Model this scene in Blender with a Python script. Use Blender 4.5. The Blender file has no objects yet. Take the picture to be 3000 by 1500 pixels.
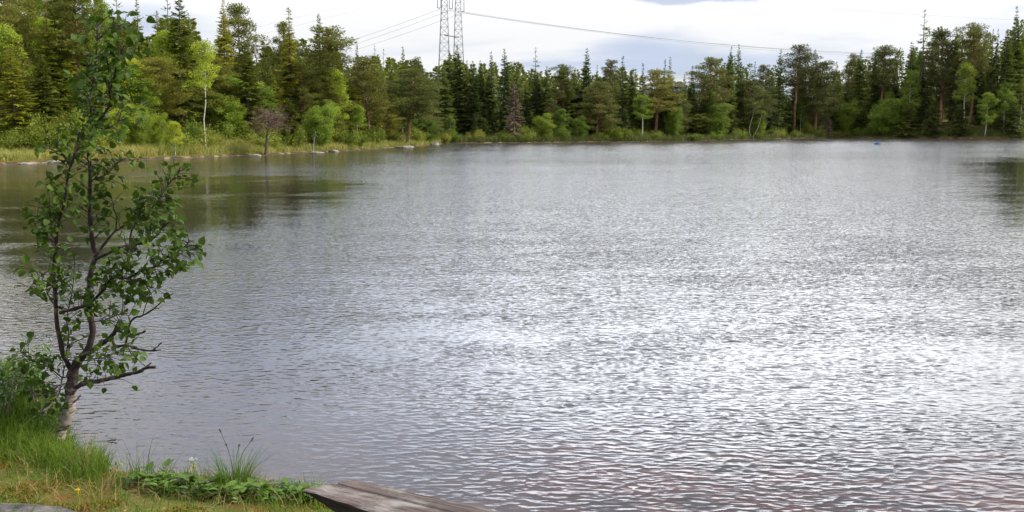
import bpy, math
import numpy as np
from mathutils import Vector

R = math.radians
# ------------------------------------------------------------------ camera, sky, sun, exposure
SC = bpy.context.scene
COL = SC.collection
FPX, CAMZ = 2944.0, 2.2
PITCH = math.atan(375 / FPX)
cam_d = bpy.data.cameras.new('camera')
cam_d.sensor_width = 36
cam_d.lens = FPX / 3000 * 36
cam_d.clip_end = 20000
cam_d.clip_start = 0.05
cam = bpy.data.objects.new('camera', cam_d)
COL.objects.link(cam)
cam.location = (0, 0, CAMZ)
cam.rotation_euler = (R(90) - PITCH, 0, 0)
SC.camera = cam

SUN_AZ, SUN_EL = 82.0, 42.0           # degrees to the right of the view axis, above the horizon
SUNV = (math.sin(R(SUN_AZ)) * math.cos(R(SUN_EL)), math.cos(R(SUN_AZ)) * math.cos(R(SUN_EL)), math.sin(R(SUN_EL)))

SC.view_settings.view_transform = 'Standard'
SC.view_settings.look = 'None'
SC.view_settings.gamma = 1
SC.view_settings.exposure = 0.40


class NT:
    """small node-tree helper"""
    def __init__(s, tree):
        s.t = tree
        tree.nodes.clear()

    def n(s, kind, ins=None, **kw):
        nd = s.t.nodes.new(kind)
        for k, v in kw.items():
            setattr(nd, k, v)
        for k, v in (ins or {}).items():
            sock = nd.inputs[k]
            if isinstance(v, bpy.types.NodeSocket):
                s.t.links.new(v, sock)
            elif isinstance(v, bpy.types.Node):
                s.t.links.new(v.outputs[0], sock)
            else:
                sock.default_value = v
        return nd

    def m(s, op, a, b=0.0, c=None, clamp=False):
        ins = {0: a, 1: b}
        if c is not None:
            ins[2] = c
        nd = s.n('ShaderNodeMath', ins, operation=op)
        nd.use_clamp = clamp
        return nd.outputs[0]

    def vm(s, op, a, b=(0, 0, 0), scale=None):
        nd = s.n('ShaderNodeVectorMath', {0: a, 1: b}, operation=op)
        if scale is not None:
            if isinstance(scale, (int, float)):
                nd.inputs['Scale'].default_value = scale
            else:
                s.t.links.new(scale, nd.inputs['Scale'])
        return nd

    def mix(s, fac, a, b, blend='MIX'):
        nd = s.n('ShaderNodeMix', data_type='RGBA', blend_type=blend)
        for idx, v in ((0, fac), (6, a), (7, b)):
            sock = nd.inputs[idx]
            if isinstance(v, bpy.types.NodeSocket):
                s.t.links.new(v, sock)
            else:
                sock.default_value = v if idx == 0 else (tuple(v) + (1,))[:4]
        return nd.outputs[2]

    def mr(s, v, a, b, c=0.0, d=1.0, smooth=True):
        nd = s.n('ShaderNodeMapRange', {0: v, 1: a, 2: b, 3: c, 4: d})
        nd.interpolation_type = 'SMOOTHSTEP' if smooth else 'LINEAR'
        return nd.outputs[0]

    def noise(s, vec, scale, detail=3.0, rough=0.5, out=0, dist=0.0):
        nd = s.n('ShaderNodeTexNoise', {'Vector': vec, 'Scale': scale, 'Detail': detail, 'Roughness': rough, 'Distortion': dist})
        return nd.outputs[out]


world = bpy.data.worlds.new("World")
SC.world = world
world.use_nodes = True
w = NT(world.node_tree)
sky = w.n('ShaderNodeTexSky', sky_type='NISHITA')
sky.sun_disc = False
sky.sun_elevation = R(SUN_EL)
sky.sun_rotation = R(SUN_AZ)
tc = w.n('ShaderNodeTexCoord')
d = tc.outputs['Generated']
sep = w.n('ShaderNodeSeparateXYZ', {0: d})
zz = w.m('ADD', w.m('MAXIMUM', sep.outputs[2], 0.0), 0.16)
plane = w.n('ShaderNodeCombineXYZ', {0: w.m('DIVIDE', sep.outputs[0], zz), 1: w.m('DIVIDE', sep.outputs[1], zz), 2: 0.0}).outputs[0]
plane = w.vm('ADD', plane, (3.6, 1.3, 0)).outputs[0]
n1 = w.noise(plane, 0.75, 6, 0.52)
n2 = w.noise(w.vm('MULTIPLY', plane, (0.75, 1.0, 1.0)).outputs[0], 0.95, 6, 0.48, dist=0.4)
grey = w.mr(n2, 0.38, 0.56)
blue_gap = w.mr(n1, 0.60, 0.74, 0.0, 0.45)
cloud = w.mix(grey, (7.2, 8.3, 10.5), (11.9, 12.0, 12.2))
# veiled sun: clouds brighten towards it
dot = w.n('ShaderNodeVectorMath', {0: d, 1: SUNV}, operation='DOT_PRODUCT').outputs['Value']
lobe = w.m('POWER', w.m('MAXIMUM', dot, 0.0), 3.0)
az_r = w.mr(w.m('DIVIDE', sep.outputs[0], w.m('MAXIMUM', sep.outputs[1], 0.05)), -0.32, 0.12, 0.0, 1.0)
tower = w.noise(plane, 1.6, 4, 0.5)
hi_z = w.m('ADD', sep.outputs[2], w.m('MULTIPLY', w.m('SUBTRACT', tower, 0.5), 0.09))
# a sunlit bank of cloud stands over the far shore, duller and bluer cloud above it
band = w.m('MULTIPLY', w.m('MULTIPLY', w.mr(hi_z, 0.11, 0.20), w.mr(hi_z, 0.235, 0.345, 1.0, 0.0)), az_r)
dull = w.mr(hi_z, 0.26, 0.42)
over = w.mr(w.m('DIVIDE', sep.outputs[0], w.m('MAXIMUM', sep.outputs[1], 0.05)), -0.35, 0.25, 1.18, 0.42)
cloud = w.mix(dull, cloud, w.vm('SCALE', (12.8, 13.1, 14.4), scale=over).outputs[0])
cloud = w.mix(w.m('MULTIPLY', band, 0.8), cloud, (12.0, 12.1, 12.4))
band = w.m('MULTIPLY', band, w.mr(w.m('DIVIDE', sep.outputs[0], w.m('MAXIMUM', sep.outputs[1], 0.05)), 0.22, 0.62, 1.0, 0.42))
gain = w.m('ADD', w.m('ADD', w.mr(sep.outputs[2], 0.08, 0.20, 0.66, 0.95), w.m('MULTIPLY', lobe, 0.35)), w.m('MULTIPLY', band, 2.15))
cloud = w.vm('SCALE', cloud, scale=gain).outputs[0]
xy = w.m('DIVIDE', sep.outputs[0], w.m('MAXIMUM', sep.outputs[1], 0.05))
zy = w.m('DIVIDE', sep.outputs[2], w.m('MAXIMUM', sep.outputs[1], 0.05))
ru = w.m('DIVIDE', w.m('SUBTRACT', xy, 0.175), 0.085)
rv = w.m('DIVIDE', w.m('SUBTRACT', zy, 0.131), 0.013)
rr_ = w.m('ADD', w.m('SQRT', w.m('ADD', w.m('MULTIPLY', ru, ru), w.m('MULTIPLY', rv, rv))), w.m('MULTIPLY', w.m('SUBTRACT', w.noise(plane, 5.0, 4, 0.6), 0.5), 0.9))
scud = w.m('MULTIPLY', w.mr(rr_, 1.15, 0.7), w.mr(sep.outputs[1], 0.0, 0.2))
cloud = w.mix(scud, cloud, (5.2, 5.7, 7.0))
skyc = w.mix(blue_gap, cloud, sky.outputs[0])
below = w.mr(sep.outputs[2], -0.02, 0.0)
skyc = w.mix(below, (0.5, 0.6, 0.5), skyc)
bg = w.n('ShaderNodeBackground', {'Color': skyc, 'Strength': 0.092})
w.n('ShaderNodeOutputWorld', {'Surface': bg})
world.cycles.sampling_method = 'MANUAL'
world.cycles.sample_map_resolution = 512

sun_d = bpy.data.lights.new('sun', 'SUN')
sun_d.energy = 5.0
sun_d.angle = R(0.6)
sun_d.color = (1.0, 0.93, 0.80)
sun = bpy.data.objects.new('sun', sun_d)
COL.objects.link(sun)
sun.rotation_euler = Vector(SUNV).to_track_quat('Z', 'Y').to_euler()
sun.location = (20, 10, 30)

# ------------------------------------------------------------------ pixel -> place (pixels of the 3000 x 1500 photograph)
CT, ST = math.cos(PITCH), math.sin(PITCH)


def ray(px, py):
    a, b = (px - 1500) / FPX, -(py - 750) / FPX
    return np.array([a, CT + b * ST, -ST + b * CT])


def at_depth(px, py, Y):
    r = ray(px, py)
    return np.array([0, 0, CAMZ]) + r * (Y / r[1])


def at_z(px, py, z):
    r = ray(px, py)
    return np.array([0, 0, CAMZ]) + r * ((z - CAMZ) / r[2])


# ------------------------------------------------------------------ shoreline and terrain
SHORE_PX = [(0, 484), (90, 479), (180, 475), (290, 471), (400, 468), (560, 462), (700, 456), (780, 455), (860, 449), (1000, 443),
            (1100, 437), (1160, 432), (1230, 428), (1285, 423), (1310, 420), (1400, 419), (1520, 418), (1700, 416), (1900, 414),
            (2050, 412), (2200, 408), (2330, 405), (2480, 403.5), (2640, 404.5), (2800, 405.5), (2920, 406), (3010, 406)]
shore_far = [tuple(at_z(x, y, 0)[:2]) for x, y in SHORE_PX]
BANK_PX = [(-150, 1150), (0, 1172), (80, 1196), (150, 1225), (215, 1275), (228, 1330), (222, 1385), (262, 1420), (420, 1440), (600, 1446),
           (780, 1462), (960, 1482), (1060, 1512), (1250, 1580), (1700, 1680), (2300, 1680), (2480, 1660), (2700, 1680)]
shore_near = [tuple(at_z(x, y, 0.12)[:2]) for x, y in BANK_PX]
LAKE = (shore_near[::-1] + [(-6.5, 8.2), (-10, 12.5), (-19, 24), (-28, 42)] + shore_far +
        [(118, 196), (124, 160), (112, 110), (84, 62), (46, 26), (20, 9), (6, 4.6)])
LAKE = np.array(LAKE)


def sdf(P):
    """signed distance to the lake outline, positive on land"""
    P = np.atleast_2d(P)[:, :2]
    out = np.empty(len(P))
    A = LAKE
    B = np.roll(LAKE, -1, axis=0)
    for s in range(0, len(P), 20000):
        p = P[s:s + 20000, None, :]
        ab = (B - A)[None]
        t = np.clip(((p - A[None]) * ab).sum(-1) / (ab ** 2).sum(-1), 0, 1)
        dd = np.sqrt(((p - A[None] - ab * t[..., None]) ** 2).sum(-1)).min(1)
        x, y = p[:, 0, 0:1], p[:, 0, 1:2]
        c = ((A[None, :, 1] > y) != (B[None, :, 1] > y))
        with np.errstate(divide='ignore', invalid='ignore'):
            xi = (B[:, 0] - A[:, 0])[None] * (y - A[None, :, 1]) / (B[:, 1] - A[:, 1])[None] + A[None, :, 0]
        inside = (c & (x < xi)).sum(1) % 2 == 1
        out[s:s + 20000] = np.where(inside, -dd, dd)
    return out


def smooth(a, b, x):
    t = np.clip((x - a) / (b - a), 0, 1)
    return t * t * (3 - 2 * t)


def vnoise(x, y, s, seed=0):
    """cheap smooth noise from sines"""
    r = np.random.RandomState(seed)
    o = 0
    for k in range(6):
        a, ph, fr = r.rand() * 6.28, r.rand() * 6.28, s * (0.6 + 0.35 * k)
        o = o + np.sin((x * math.cos(a) + y * math.sin(a)) * fr + ph) / (1 + 0.3 * k)
    return o / 3.2


def height(P):
    P = np.atleast_2d(P)
    X, Y = P[:, 0], P[:, 1]
    s = sdf(P)
    near = 1 - smooth(11, 22, np.hypot(X, Y))
    far = 1 - near
    left = smooth(-4, -30, X + 0.0 * Y) * smooth(25, 50, Y)
    right = smooth(62, 105, X)
    slope = 0.05 + 0.10 * left + 0.16 * right
    sl = np.clip(s, 0, None)
    land_far = 0.28 * (1 - np.exp(-sl / 0.8)) + slope * 60 * (1 - np.exp(-sl / 60)) + 0.22 * vnoise(X, Y, 0.35, 3) * smooth(1, 6, sl)
    land_near = 0.27 * (1 - np.exp(-sl / 0.10)) + 0.18 * (1 - np.exp(-sl / 0.7)) + 0.02 * sl + 0.03 * vnoise(X, Y, 6, 5) * smooth(0, .3, sl)
    mound = np.exp(-(((X + 3.1) / 0.75) ** 2 + ((Y - 6.1) / 0.85) ** 2)) * 0.20 * smooth(0, 0.25, sl)
    land = land_near * near + land_far * far + mound * near
    d_ = np.clip(-s, 0, None)
    bed = -(0.10 * (1 - np.exp(-d_ / 0.10)) + 0.12 * d_ + 0.10 * np.clip(d_ - 2.2, 0, None)) + 0.035 * vnoise(X, Y, 4, 8) * near * smooth(0, 1, d_)
    bed = np.maximum(bed, -5)
    return np.where(s > 0, land, bed)


def hz(x, y):
    return float(height(np.array([[x, y]]))[0])


# ------------------------------------------------------------------ materials
def new_mat(name):
    m = bpy.data.materials.new(name)
    m.use_nodes = True
    return m, NT(m.node_tree)


def foliage_mat(name, a, b, trans=0.35, rough=0.6, obj_var=0.5, clump=1.2, spec=0.25, yellow=None):
    m, t = new_mat(name)
    geo = t.n('ShaderNodeNewGeometry')
    oi = t.n('ShaderNodeObjectInfo')
    tco = t.n('ShaderNodeTexCoord')
    isl = geo.outputs['Random Per Island']
    nz = t.noise(tco.outputs['Object'], clump, 2)
    f = t.m('ADD', t.m('MULTIPLY', isl, 0.55), t.m('MULTIPLY', t.mr(nz, 0.3, 0.7), 0.45))
    c = t.mix(f, a, b)
    if yellow:
        c = t.mix(t.m('MULTIPLY', t.m('POWER', oi.outputs['Random'], 1.6), 0.8), c, yellow)
    hs = t.n('ShaderNodeHueSaturation', {'Hue': t.mr(t.m('FRACT', t.m('MULTIPLY', oi.outputs['Random'], 7.31)), 0, 1, 0.488, 0.512, False),
                                         'Saturation': 1.0,
                                         'Value': t.mr(oi.outputs['Random'], 0, 1, 1 - obj_var * 0.5, 1 + obj_var * 0.5, False), 'Color': c})
    p = t.n('ShaderNodeBsdfPrincipled', {'Base Color': hs, 'Roughness': rough})
    p.inputs['Specular IOR Level'].default_value = spec
    tr = t.n('ShaderNodeBsdfTranslucent', {'Color': t.mix(0.35, hs.outputs[0], (0.35, 0.45, 0.03), 'MULTIPLY') if False else hs})
    mx = t.n('ShaderNodeMixShader', {0: trans, 1: p, 2: tr})
    t.n('ShaderNodeOutputMaterial', {'Surface': mx})
    return m


def simple_mat(name, a, b, scale=3.0, rough=0.8, bump=0.0, stretch=(1, 1, 1), detail=5, lo=0.35, hi=0.65, spec=0.3, metal=0.0):
    m, t = new_mat(name)
    tco = t.n('ShaderNodeTexCoord')
    v = t.vm('MULTIPLY', tco.outputs['Object'], stretch).outputs[0]
    nz = t.noise(v, scale, detail, 0.6)
    c = t.mix(t.mr(nz, lo, hi), a, b)
    p = t.n('ShaderNodeBsdfPrincipled', {'Base Color': c, 'Roughness': rough, 'Metallic': metal})
    p.inputs['Specular IOR Level'].default_value = spec
    if bump:
        bn = t.n('ShaderNodeBump', {'Height': nz, 'Strength': bump, 'Distance': 0.05})
        t.t.links.new(bn.outputs[0], p.inputs['Normal'])
    t.n('ShaderNodeOutputMaterial', {'Surface': p})
    return m


M = {}
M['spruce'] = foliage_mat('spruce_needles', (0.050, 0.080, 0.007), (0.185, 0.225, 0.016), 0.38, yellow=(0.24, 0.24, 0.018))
M['spruce_dark'] = foliage_mat('dark_shaded_spruce_needles', (0.022, 0.046, 0.009), (0.080, 0.120, 0.018), 0.33, yellow=(0.13, 0.15, 0.02))  # far-tree copy: darker needles, with part of their shade painted in
M['pine_dark'] = foliage_mat('dark_shaded_pine_needles', (0.045, 0.066, 0.014), (0.120, 0.135, 0.030), 0.33, yellow=(0.16, 0.16, 0.03))  # same for pines: own darker tone plus painted shade
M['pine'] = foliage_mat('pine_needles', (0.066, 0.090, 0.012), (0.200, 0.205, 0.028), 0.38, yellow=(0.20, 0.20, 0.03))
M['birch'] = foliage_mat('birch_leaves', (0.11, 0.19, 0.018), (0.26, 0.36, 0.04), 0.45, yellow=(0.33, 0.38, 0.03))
M['birch_dark'] = foliage_mat('shaded_birch_leaves', (0.06, 0.12, 0.012), (0.16, 0.24, 0.028), 0.42, yellow=(0.22, 0.26, 0.03))  # birch leaves toned down for far trees, shade put into the colour
M['dead'] = foliage_mat('dead_twigs', (0.11, 0.072, 0.050), (0.22, 0.155, 0.11), 0.0, 0.9)
M['shrub'] = foliage_mat('shrub_leaves', (0.08, 0.14, 0.012), (0.25, 0.32, 0.03), 0.4, yellow=(0.22, 0.22, 0.04))
M['grass'] = foliage_mat('grass_blades', (0.036, 0.095, 0.007), (0.135, 0.22, 0.018), 0.4, clump=2.5, obj_var=0)
M['straw'] = foliage_mat('dry_grass', (0.20, 0.13, 0.05), (0.36, 0.27, 0.12), 0.3, clump=4, obj_var=0)
M['shoregrass'] = foliage_mat('shore_grass', (0.17, 0.23, 0.03), (0.42, 0.38, 0.12), 0.35, clump=0.25, obj_var=0)
M['grassdark'] = foliage_mat('far_sedge', (0.05, 0.075, 0.015), (0.15, 0.16, 0.04), 0.3, clump=0.3, obj_var=0)
M['fleaf'] = foliage_mat('near_birch_leaves', (0.018, 0.050, 0.004), (0.070, 0.130, 0.010), 0.32, 0.55, clump=3, obj_var=0, spec=0.2)
M['leafy'] = foliage_mat('leafy_plant_leaves', (0.04, 0.10, 0.008), (0.12, 0.22, 0.016), 0.35, 0.4, clump=6, obj_var=0.3, spec=0.5)
M['bark_dark'] = simple_mat('dark_bark', (0.035, 0.028, 0.024), (0.11, 0.09, 0.075), 4, 0.9, 0.4, (3, 3, 0.6))
M['bark_pine'] = simple_mat('pine_bark', (0.09, 0.055, 0.04), (0.24, 0.13, 0.075), 3, 0.9, 0.4, (3, 3, 0.7))
M['bark_birch'] = simple_mat('birch_bark', (0.07, 0.06, 0.05), (0.44, 0.41, 0.36), 2.2, 0.7, 0.2, (1, 1, 3), lo=0.36, hi=0.46)
M['bark_dead'] = simple_mat('dead_wood', (0.13, 0.115, 0.10), (0.30, 0.27, 0.24), 3, 0.9, 0.2, (3, 3, 0.5))
M['rock'] = simple_mat('shore_rock', (0.07, 0.065, 0.058), (0.26, 0.235, 0.20), 3, 0.9, 0.6)
M['steel'] = simple_mat('galvanised_steel', (0.16, 0.17, 0.18), (0.26, 0.27, 0.28), 1, 0.55, metal=0.3)
M['wire'] = simple_mat('aluminium_wire', (0.16, 0.17, 0.19), (0.22, 0.23, 0.25), 0.1, 0.5)
M['insul'] = simple_mat('insulator_glass', (0.12, 0.15, 0.17), (0.2, 0.24, 0.26), 1, 0.2)
M['blue'] = simple_mat('blue_plastic', (0.01, 0.06, 0.25), (0.02, 0.08, 0.3), 2, 0.35)


def near_bark():
    m, t = new_mat('young_birch_bark')
    tco = t.n('ShaderNodeTexCoord')
    o = tco.outputs['Object']
    sp = t.n('ShaderNodeSeparateXYZ', {0: o})
    n1 = t.noise(t.vm('MULTIPLY', o, (14, 14, 60)).outputs[0], 1.0, 5, 0.65)
    n2 = t.noise(t.vm('MULTIPLY', o, (20, 20, 20)).outputs[0], 1.0, 4, 0.6)
    # silver-pink bark near the foot of the stem, dark rough lichened bark on the older limbs
    low = t.mr(t.m('ADD', sp.outputs[2], t.m('MULTIPLY', n2, 0.25)), 0.50, 0.68, 1.0, 0.0)
    silver = t.mix(t.mr(n1, 0.40, 0.50), (0.04, 0.032, 0.028), (0.26, 0.215, 0.20))
    dark = t.mix(t.mr(n2, 0.5, 0.68), (0.020, 0.014, 0.012), (0.11, 0.09, 0.07))
    c = t.mix(low, dark, silver)
    p = t.n('ShaderNodeBsdfPrincipled', {'Base Color': c, 'Roughness': 0.8})
    p.inputs['Specular IOR Level'].default_value = 0.3
    bn = t.n('ShaderNodeBump', {'Height': t.m('ADD', n1, n2), 'Strength': 0.6, 'Distance': 0.006})
    t.t.links.new(bn.outputs[0], p.inputs['Normal'])
    t.n('ShaderNodeOutputMaterial', {'Surface': p})
    return m


M['near_bark'] = near_bark()


def plank_mat():
    m, t = new_mat('weathered_board')
    tco = t.n('ShaderNodeTexCoord')
    o = tco.outputs['Object']
    g = t.noise(t.vm('MULTIPLY', o, (1.2, 30, 30)).outputs[0], 1.3, 8, 0.62, dist=0.6)
    f = t.noise(t.vm('MULTIPLY', o, (4, 95, 95)).outputs[0], 1.0, 4, 0.6)
    blot = t.noise(t.vm('MULTIPLY', o, (2.5, 6, 6)).outputs[0], 1.6, 5, 0.65)
    spk = t.noise(o, 38, 4, 0.7)
    c = t.mix(t.mr(g, 0.38, 0.62), (0.030, 0.019, 0.016), (0.105, 0.072, 0.062))
    c = t.mix(t.m('MULTIPLY', t.mr(blot, 0.46, 0.70), 0.75), c, (0.23, 0.215, 0.205))
    c = t.mix(t.m('MULTIPLY', t.mr(spk, 0.57, 0.68), 0.6), c, (0.04, 0.03, 0.026))
    c = t.mix(t.m('MULTIPLY', t.mr(f, 0.60, 0.70), 0.8), c, (0.02, 0.014, 0.012))
    p = t.n('ShaderNodeBsdfPrincipled', {'Base Color': c, 'Roughness': 0.72})
    bn = t.n('ShaderNodeBump', {'Height': t.m('ADD', g, t.m('ADD', f, t.m('MULTIPLY', spk, 0.5))), 'Strength': 0.7, 'Distance': 0.006})
    t.t.links.new(bn.outputs[0], p.inputs['Normal'])
    t.n('ShaderNodeOutputMaterial', {'Surface': p})
    return m


M['plank'] = plank_mat()


def ground_mat():
    m, t = new_mat('ground_soil_moss_bed')
    geo = t.n('ShaderNodeNewGeometry')
    P = geo.outputs['Position']
    sp = t.n('ShaderNodeSeparateXYZ', {0: P})
    z = sp.outputs[2]
    # land
    a = t.noise(P, 2.2, 6, 0.6)
    b = t.noise(P, 9.0, 5, 0.65)
    c = t.mix(t.mr(a, 0.38, 0.6), (0.11, 0.055, 0.014), (0.07, 0.09, 0.014))
    c = t.mix(t.mr(b, 0.45, 0.7), c, (0.045, 0.07, 0.012))
    c = t.mix(t.mr(t.noise(P, 40, 3), 0.6, 0.75), c, (0.26, 0.18, 0.07))
    # dark peat and stones at the waterline
    e = t.noise(P, 0.9, 4)
    shore = t.mix(t.mr(e, 0.52, 0.62), (0.05, 0.037, 0.02), (0.22, 0.17, 0.11))
    c = t.mix(t.mr(t.m('ADD', z, t.m('MULTIPLY', e, 0.1)), 0.10, 0.22), shore, c)
    # lake bed: reddish sand and stones in the shallows, water's dimming put into the colour deeper down
    q = t.noise(P, 1.1, 5, 0.6)
    r_ = t.noise(P, 5.5, 3, 0.6)
    redz = t.m('MULTIPLY', t.mr(q, 0.40, 0.60), t.mr(sp.outputs[0], -1.0, 1.5, 0.15, 0.85))
    bed = t.mix(redz, (0.21, 0.20, 0.21), (0.52, 0.22, 0.14))
    bed = t.mix(t.m('MULTIPLY', t.mr(r_, 0.45, 0.6), 0.5), bed, (0.12, 0.10, 0.10))
    bed = t.mix(t.mr(z, -1.6, -0.40), (0.15, 0.155, 0.175), bed)
    c = t.mix(t.mr(z, -0.02, 0.02), bed, c)
    p = t.n('ShaderNodeBsdfPrincipled', {'Base Color': c, 'Roughness': 0.95})
    p.inputs['Specular IOR Level'].default_value = 0.15
    bn = t.n('ShaderNodeBump', {'Height': b, 'Strength': 0.6, 'Distance': 0.04})
    t.t.links.new(bn.outputs[0], p.inputs['Normal'])
    t.n('ShaderNodeOutputMaterial', {'Surface': p})
    return m


M['ground'] = ground_mat()


def water_mat():
    m, t = new_mat('lake_water')
    geo = t.n('ShaderNodeNewGeometry')
    P = geo.outputs['Position']
    sp = t.n('ShaderNodeSeparateXYZ', {0: P})
    X, Y = sp.outputs[0], sp.outputs[1]
    # wind map: calmer stretches and gusty stretches, drawn out across the lake
    Pw = t.vm('MULTIPLY', P, (0.030, 0.085, 0)).outputs[0]
    wind = t.noise(Pw, 1.0, 3, 0.5)
    # the lee of the forested left shore lies calmer
    wig = t.m('ADD', Y, t.m('MULTIPLY', t.m('SUBTRACT', t.noise(t.vm('MULTIPLY', P, (0.12, 0.16, 0)).outputs[0], 1.0, 4, 0.6), 0.5), 26.0))
    lee = t.m('MULTIPLY', t.mr(X, -2.0, -8.0), t.m('MULTIPLY', t.mr(wig, 12, 20), t.mr(wig, 52, 36)))
    lanes = t.mr(t.noise(t.vm('MULTIPLY', P, (0.13, 0.22, 0)).outputs[0], 1.0, 4, 0.6), 0.36, 0.52, 0.55, 1.0)
    lee = t.m('MULTIPLY', lee, lanes)
    lee2 = t.m('MULTIPLY', t.mr(t.m('ADD', t.m('DIVIDE', X, Y), t.m('MULTIPLY', t.m('SUBTRACT', wind, 0.5), 0.12)), 0.37, 0.54), t.m('MULTIPLY', t.mr(wig, 17, 26), t.mr(wig, 84, 58)))
    fleck = t.noise(t.vm('MULTIPLY', P, (0.35, 0.8, 0)).outputs[0], 1.0, 4, 0.65)
    gust = t.m('MULTIPLY', t.mr(wind, 0.35, 0.65, 0.88, 1.10), t.m('ADD', 1.0, t.m('MULTIPLY', t.mr(fleck, 0.3, 0.7, -0.4, 0.4), t.mr(Y, 20, 70, 1.0, 0.35))))
    amp = t.m('MULTIPLY', gust, t.mr(t.m('MAXIMUM', lee, lee2), 0, 1, 1.0, 0.20))
    amp = t.m('MULTIPLY', amp, t.m('MULTIPLY', t.mr(Y, 6.5, 18, 0.62, 1.25), t.m('SUBTRACT', t.m('ADD', t.mr(Y, 24, 60, 1.0, 0.82), t.mr(Y, 82, 150, 0.0, 0.42)), t.m('MULTIPLY', t.m('MULTIPLY', t.mr(wig, 58, 70), t.mr(wig, 88, 72)), 0.10))))

    def grad(scale, sx, sy, rot, a, detail, seed, dist=0.0):
        mp = t.n('ShaderNodeMapping', {'Vector': P, 'Location': (seed, seed * 0.7, 0), 'Rotation': (0, 0, R(rot)), 'Scale': (sx, sy, 1)}).outputs[0]
        e = 0.02 / scale * 5
        h0 = t.noise(mp, scale, detail, 0.5, dist=dist)
        hx = t.noise(t.vm('ADD', mp, (e, 0, 0)).outputs[0], scale, detail, 0.5, dist=dist)
        hy = t.noise(t.vm('ADD', mp, (0, e, 0)).outputs[0], scale, detail, 0.5, dist=dist)
        gx = t.m('MULTIPLY', t.m('SUBTRACT', h0, hx), a * sx / e)
        gy = t.m('MULTIPLY', t.m('SUBTRACT', h0, hy), a * sy / e)
        return t.vm('ROTATE' if False else 'ADD', t.n('ShaderNodeCombineXYZ', {0: gx, 1: gy, 2: 0}).outputs[0], (0, 0, 0)).outputs[0]

    def cells(scale, sx, sy, rot, a):
        wob = t.noise(P, 2.4, 2, 0.5, out=1)
        Pd = t.vm('ADD', P, t.vm('SCALE', wob, scale=0.28).outputs[0]).outputs[0]
        mp = t.n('ShaderNodeMapping', {'Vector': Pd, 'Rotation': (0, 0, R(rot)), 'Scale': (sx, sy, 0)}).outputs[0]
        e = 0.008
        hs_ = []
        for o_ in ((0, 0, 0), (e, 0, 0), (0, e, 0)):
            v = t.n('ShaderNodeTexVoronoi', {'Vector': t.vm('ADD', mp, o_).outputs[0], 'Scale': scale, 'Smoothness': 0.35}, feature='SMOOTH_F1', voronoi_dimensions='2D')
            hs_.append(t.m('POWER', v.outputs['Distance'], 2.0))
        gx = t.m('MULTIPLY', t.m('SUBTRACT', hs_[0], hs_[1]), a * sx / e)
        gy = t.m('MULTIPLY', t.m('SUBTRACT', hs_[0], hs_[2]), a * sy / e)
        return t.n('ShaderNodeCombineXYZ', {0: gx, 1: gy, 2: 0}).outputs[0]

    g1 = grad(16.5, 0.50, 1.1, 8, 0.0080, 1.2, 3.1, 0.2)      # ripples of about 8 cm
    g2 = grad(4.6, 0.5, 1.2, -14, 0.0068, 1.0, 11.7)
    g4 = cells(17.5, 0.58, 1.0, -6, 0.0049)                   # short-crested wavelets with sharp crests         # longer wavelets
    g = t.vm('ADD', t.vm('ADD', g1, g2).outputs[0], g4).outputs[0]
    g = t.vm('SCALE', g, scale=amp).outputs[0]
    N = t.vm('NORMALIZE', t.vm('ADD', g, (0, 0, 1)).outputs[0]).outputs[0]
    rough = t.m('MULTIPLY', t.mr(Y, 8, 60, 0.02, 0.08), amp)
    gl = t.n('ShaderNodeBsdfGlossy', {'Color': (1, 1, 1, 1), 'Roughness': rough, 'Normal': N})
    tr = t.n('ShaderNodeBsdfTransparent', {'Color': (0.74, 0.68, 0.67, 1)})
    fr = t.n('ShaderNodeFresnel', {'IOR': 1.45, 'Normal': N})
    mx = t.n('ShaderNodeMixShader', {0: fr, 1: tr, 2: gl})
    t.n('ShaderNodeOutputMaterial', {'Surface': mx})
    return m


M['water'] = water_mat()
M['hill'] = simple_mat('hazy_far_hill_forest', (0.10, 0.14, 0.22), (0.15, 0.19, 0.28), 0.004, 0.95)  # no haze volume; the blue of the air is painted into the hill


# ------------------------------------------------------------------ mesh building
class MB:
    def __init__(s):
        s.v, s.f, s.n = [], [], 0

    def add(s, v, *faces):
        v = np.asarray(v, dtype=float).reshape(-1, 3)
        for f in faces:
            f = np.asarray(f)
            if len(f):
                s.f.append(f + s.n)
        s.v.append(v)
        s.n += len(v)

    def mesh(s, name, mat, smooth_=False):
        me = bpy.data.meshes.new(name)
        v = np.concatenate(s.v)
        me.vertices.add(len(v))
        me.vertices.foreach_set('co', v.astype(np.float32).ravel())
        loops = np.concatenate([f.ravel() for f in s.f])
        sizes = np.concatenate([np.full(len(f), f.shape[1]) for f in s.f])
        me.loops.add(len(loops))
        me.loops.foreach_set('vertex_index', loops.astype(np.int32))
        me.polygons.add(len(sizes))
        st = np.concatenate([[0], np.cumsum(sizes)[:-1]])
        me.polygons.foreach_set('loop_start', st.astype(np.int32))
        me.polygons.foreach_set('loop_total', sizes.astype(np.int32))
        if smooth_:
            me.polygons.foreach_set('use_smooth', np.ones(len(sizes), dtype=bool))
        me.update(calc_edges=True)
        me.validate()
        me.materials.append(mat)
        return me

    def obj(s, name, mat, parent=None, smooth_=False, **kw):
        return link(name, s.mesh(name, mat, smooth_), parent, **kw)


def link(name, data, parent=None, loc=None, label=None, cat=None, group=None, kind=None, rz=0.0):
    o = bpy.data.objects.new(name, data)
    COL.objects.link(o)
    if parent:
        o.parent = parent
    if loc is not None:
        o.location = loc
    o.rotation_euler = (0, 0, rz)
    if label:
        o['label'] = label
    if cat:
        o['category'] = cat
    if group:
        o['group'] = group
    if kind:
        o['kind'] = kind
    return o


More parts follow.
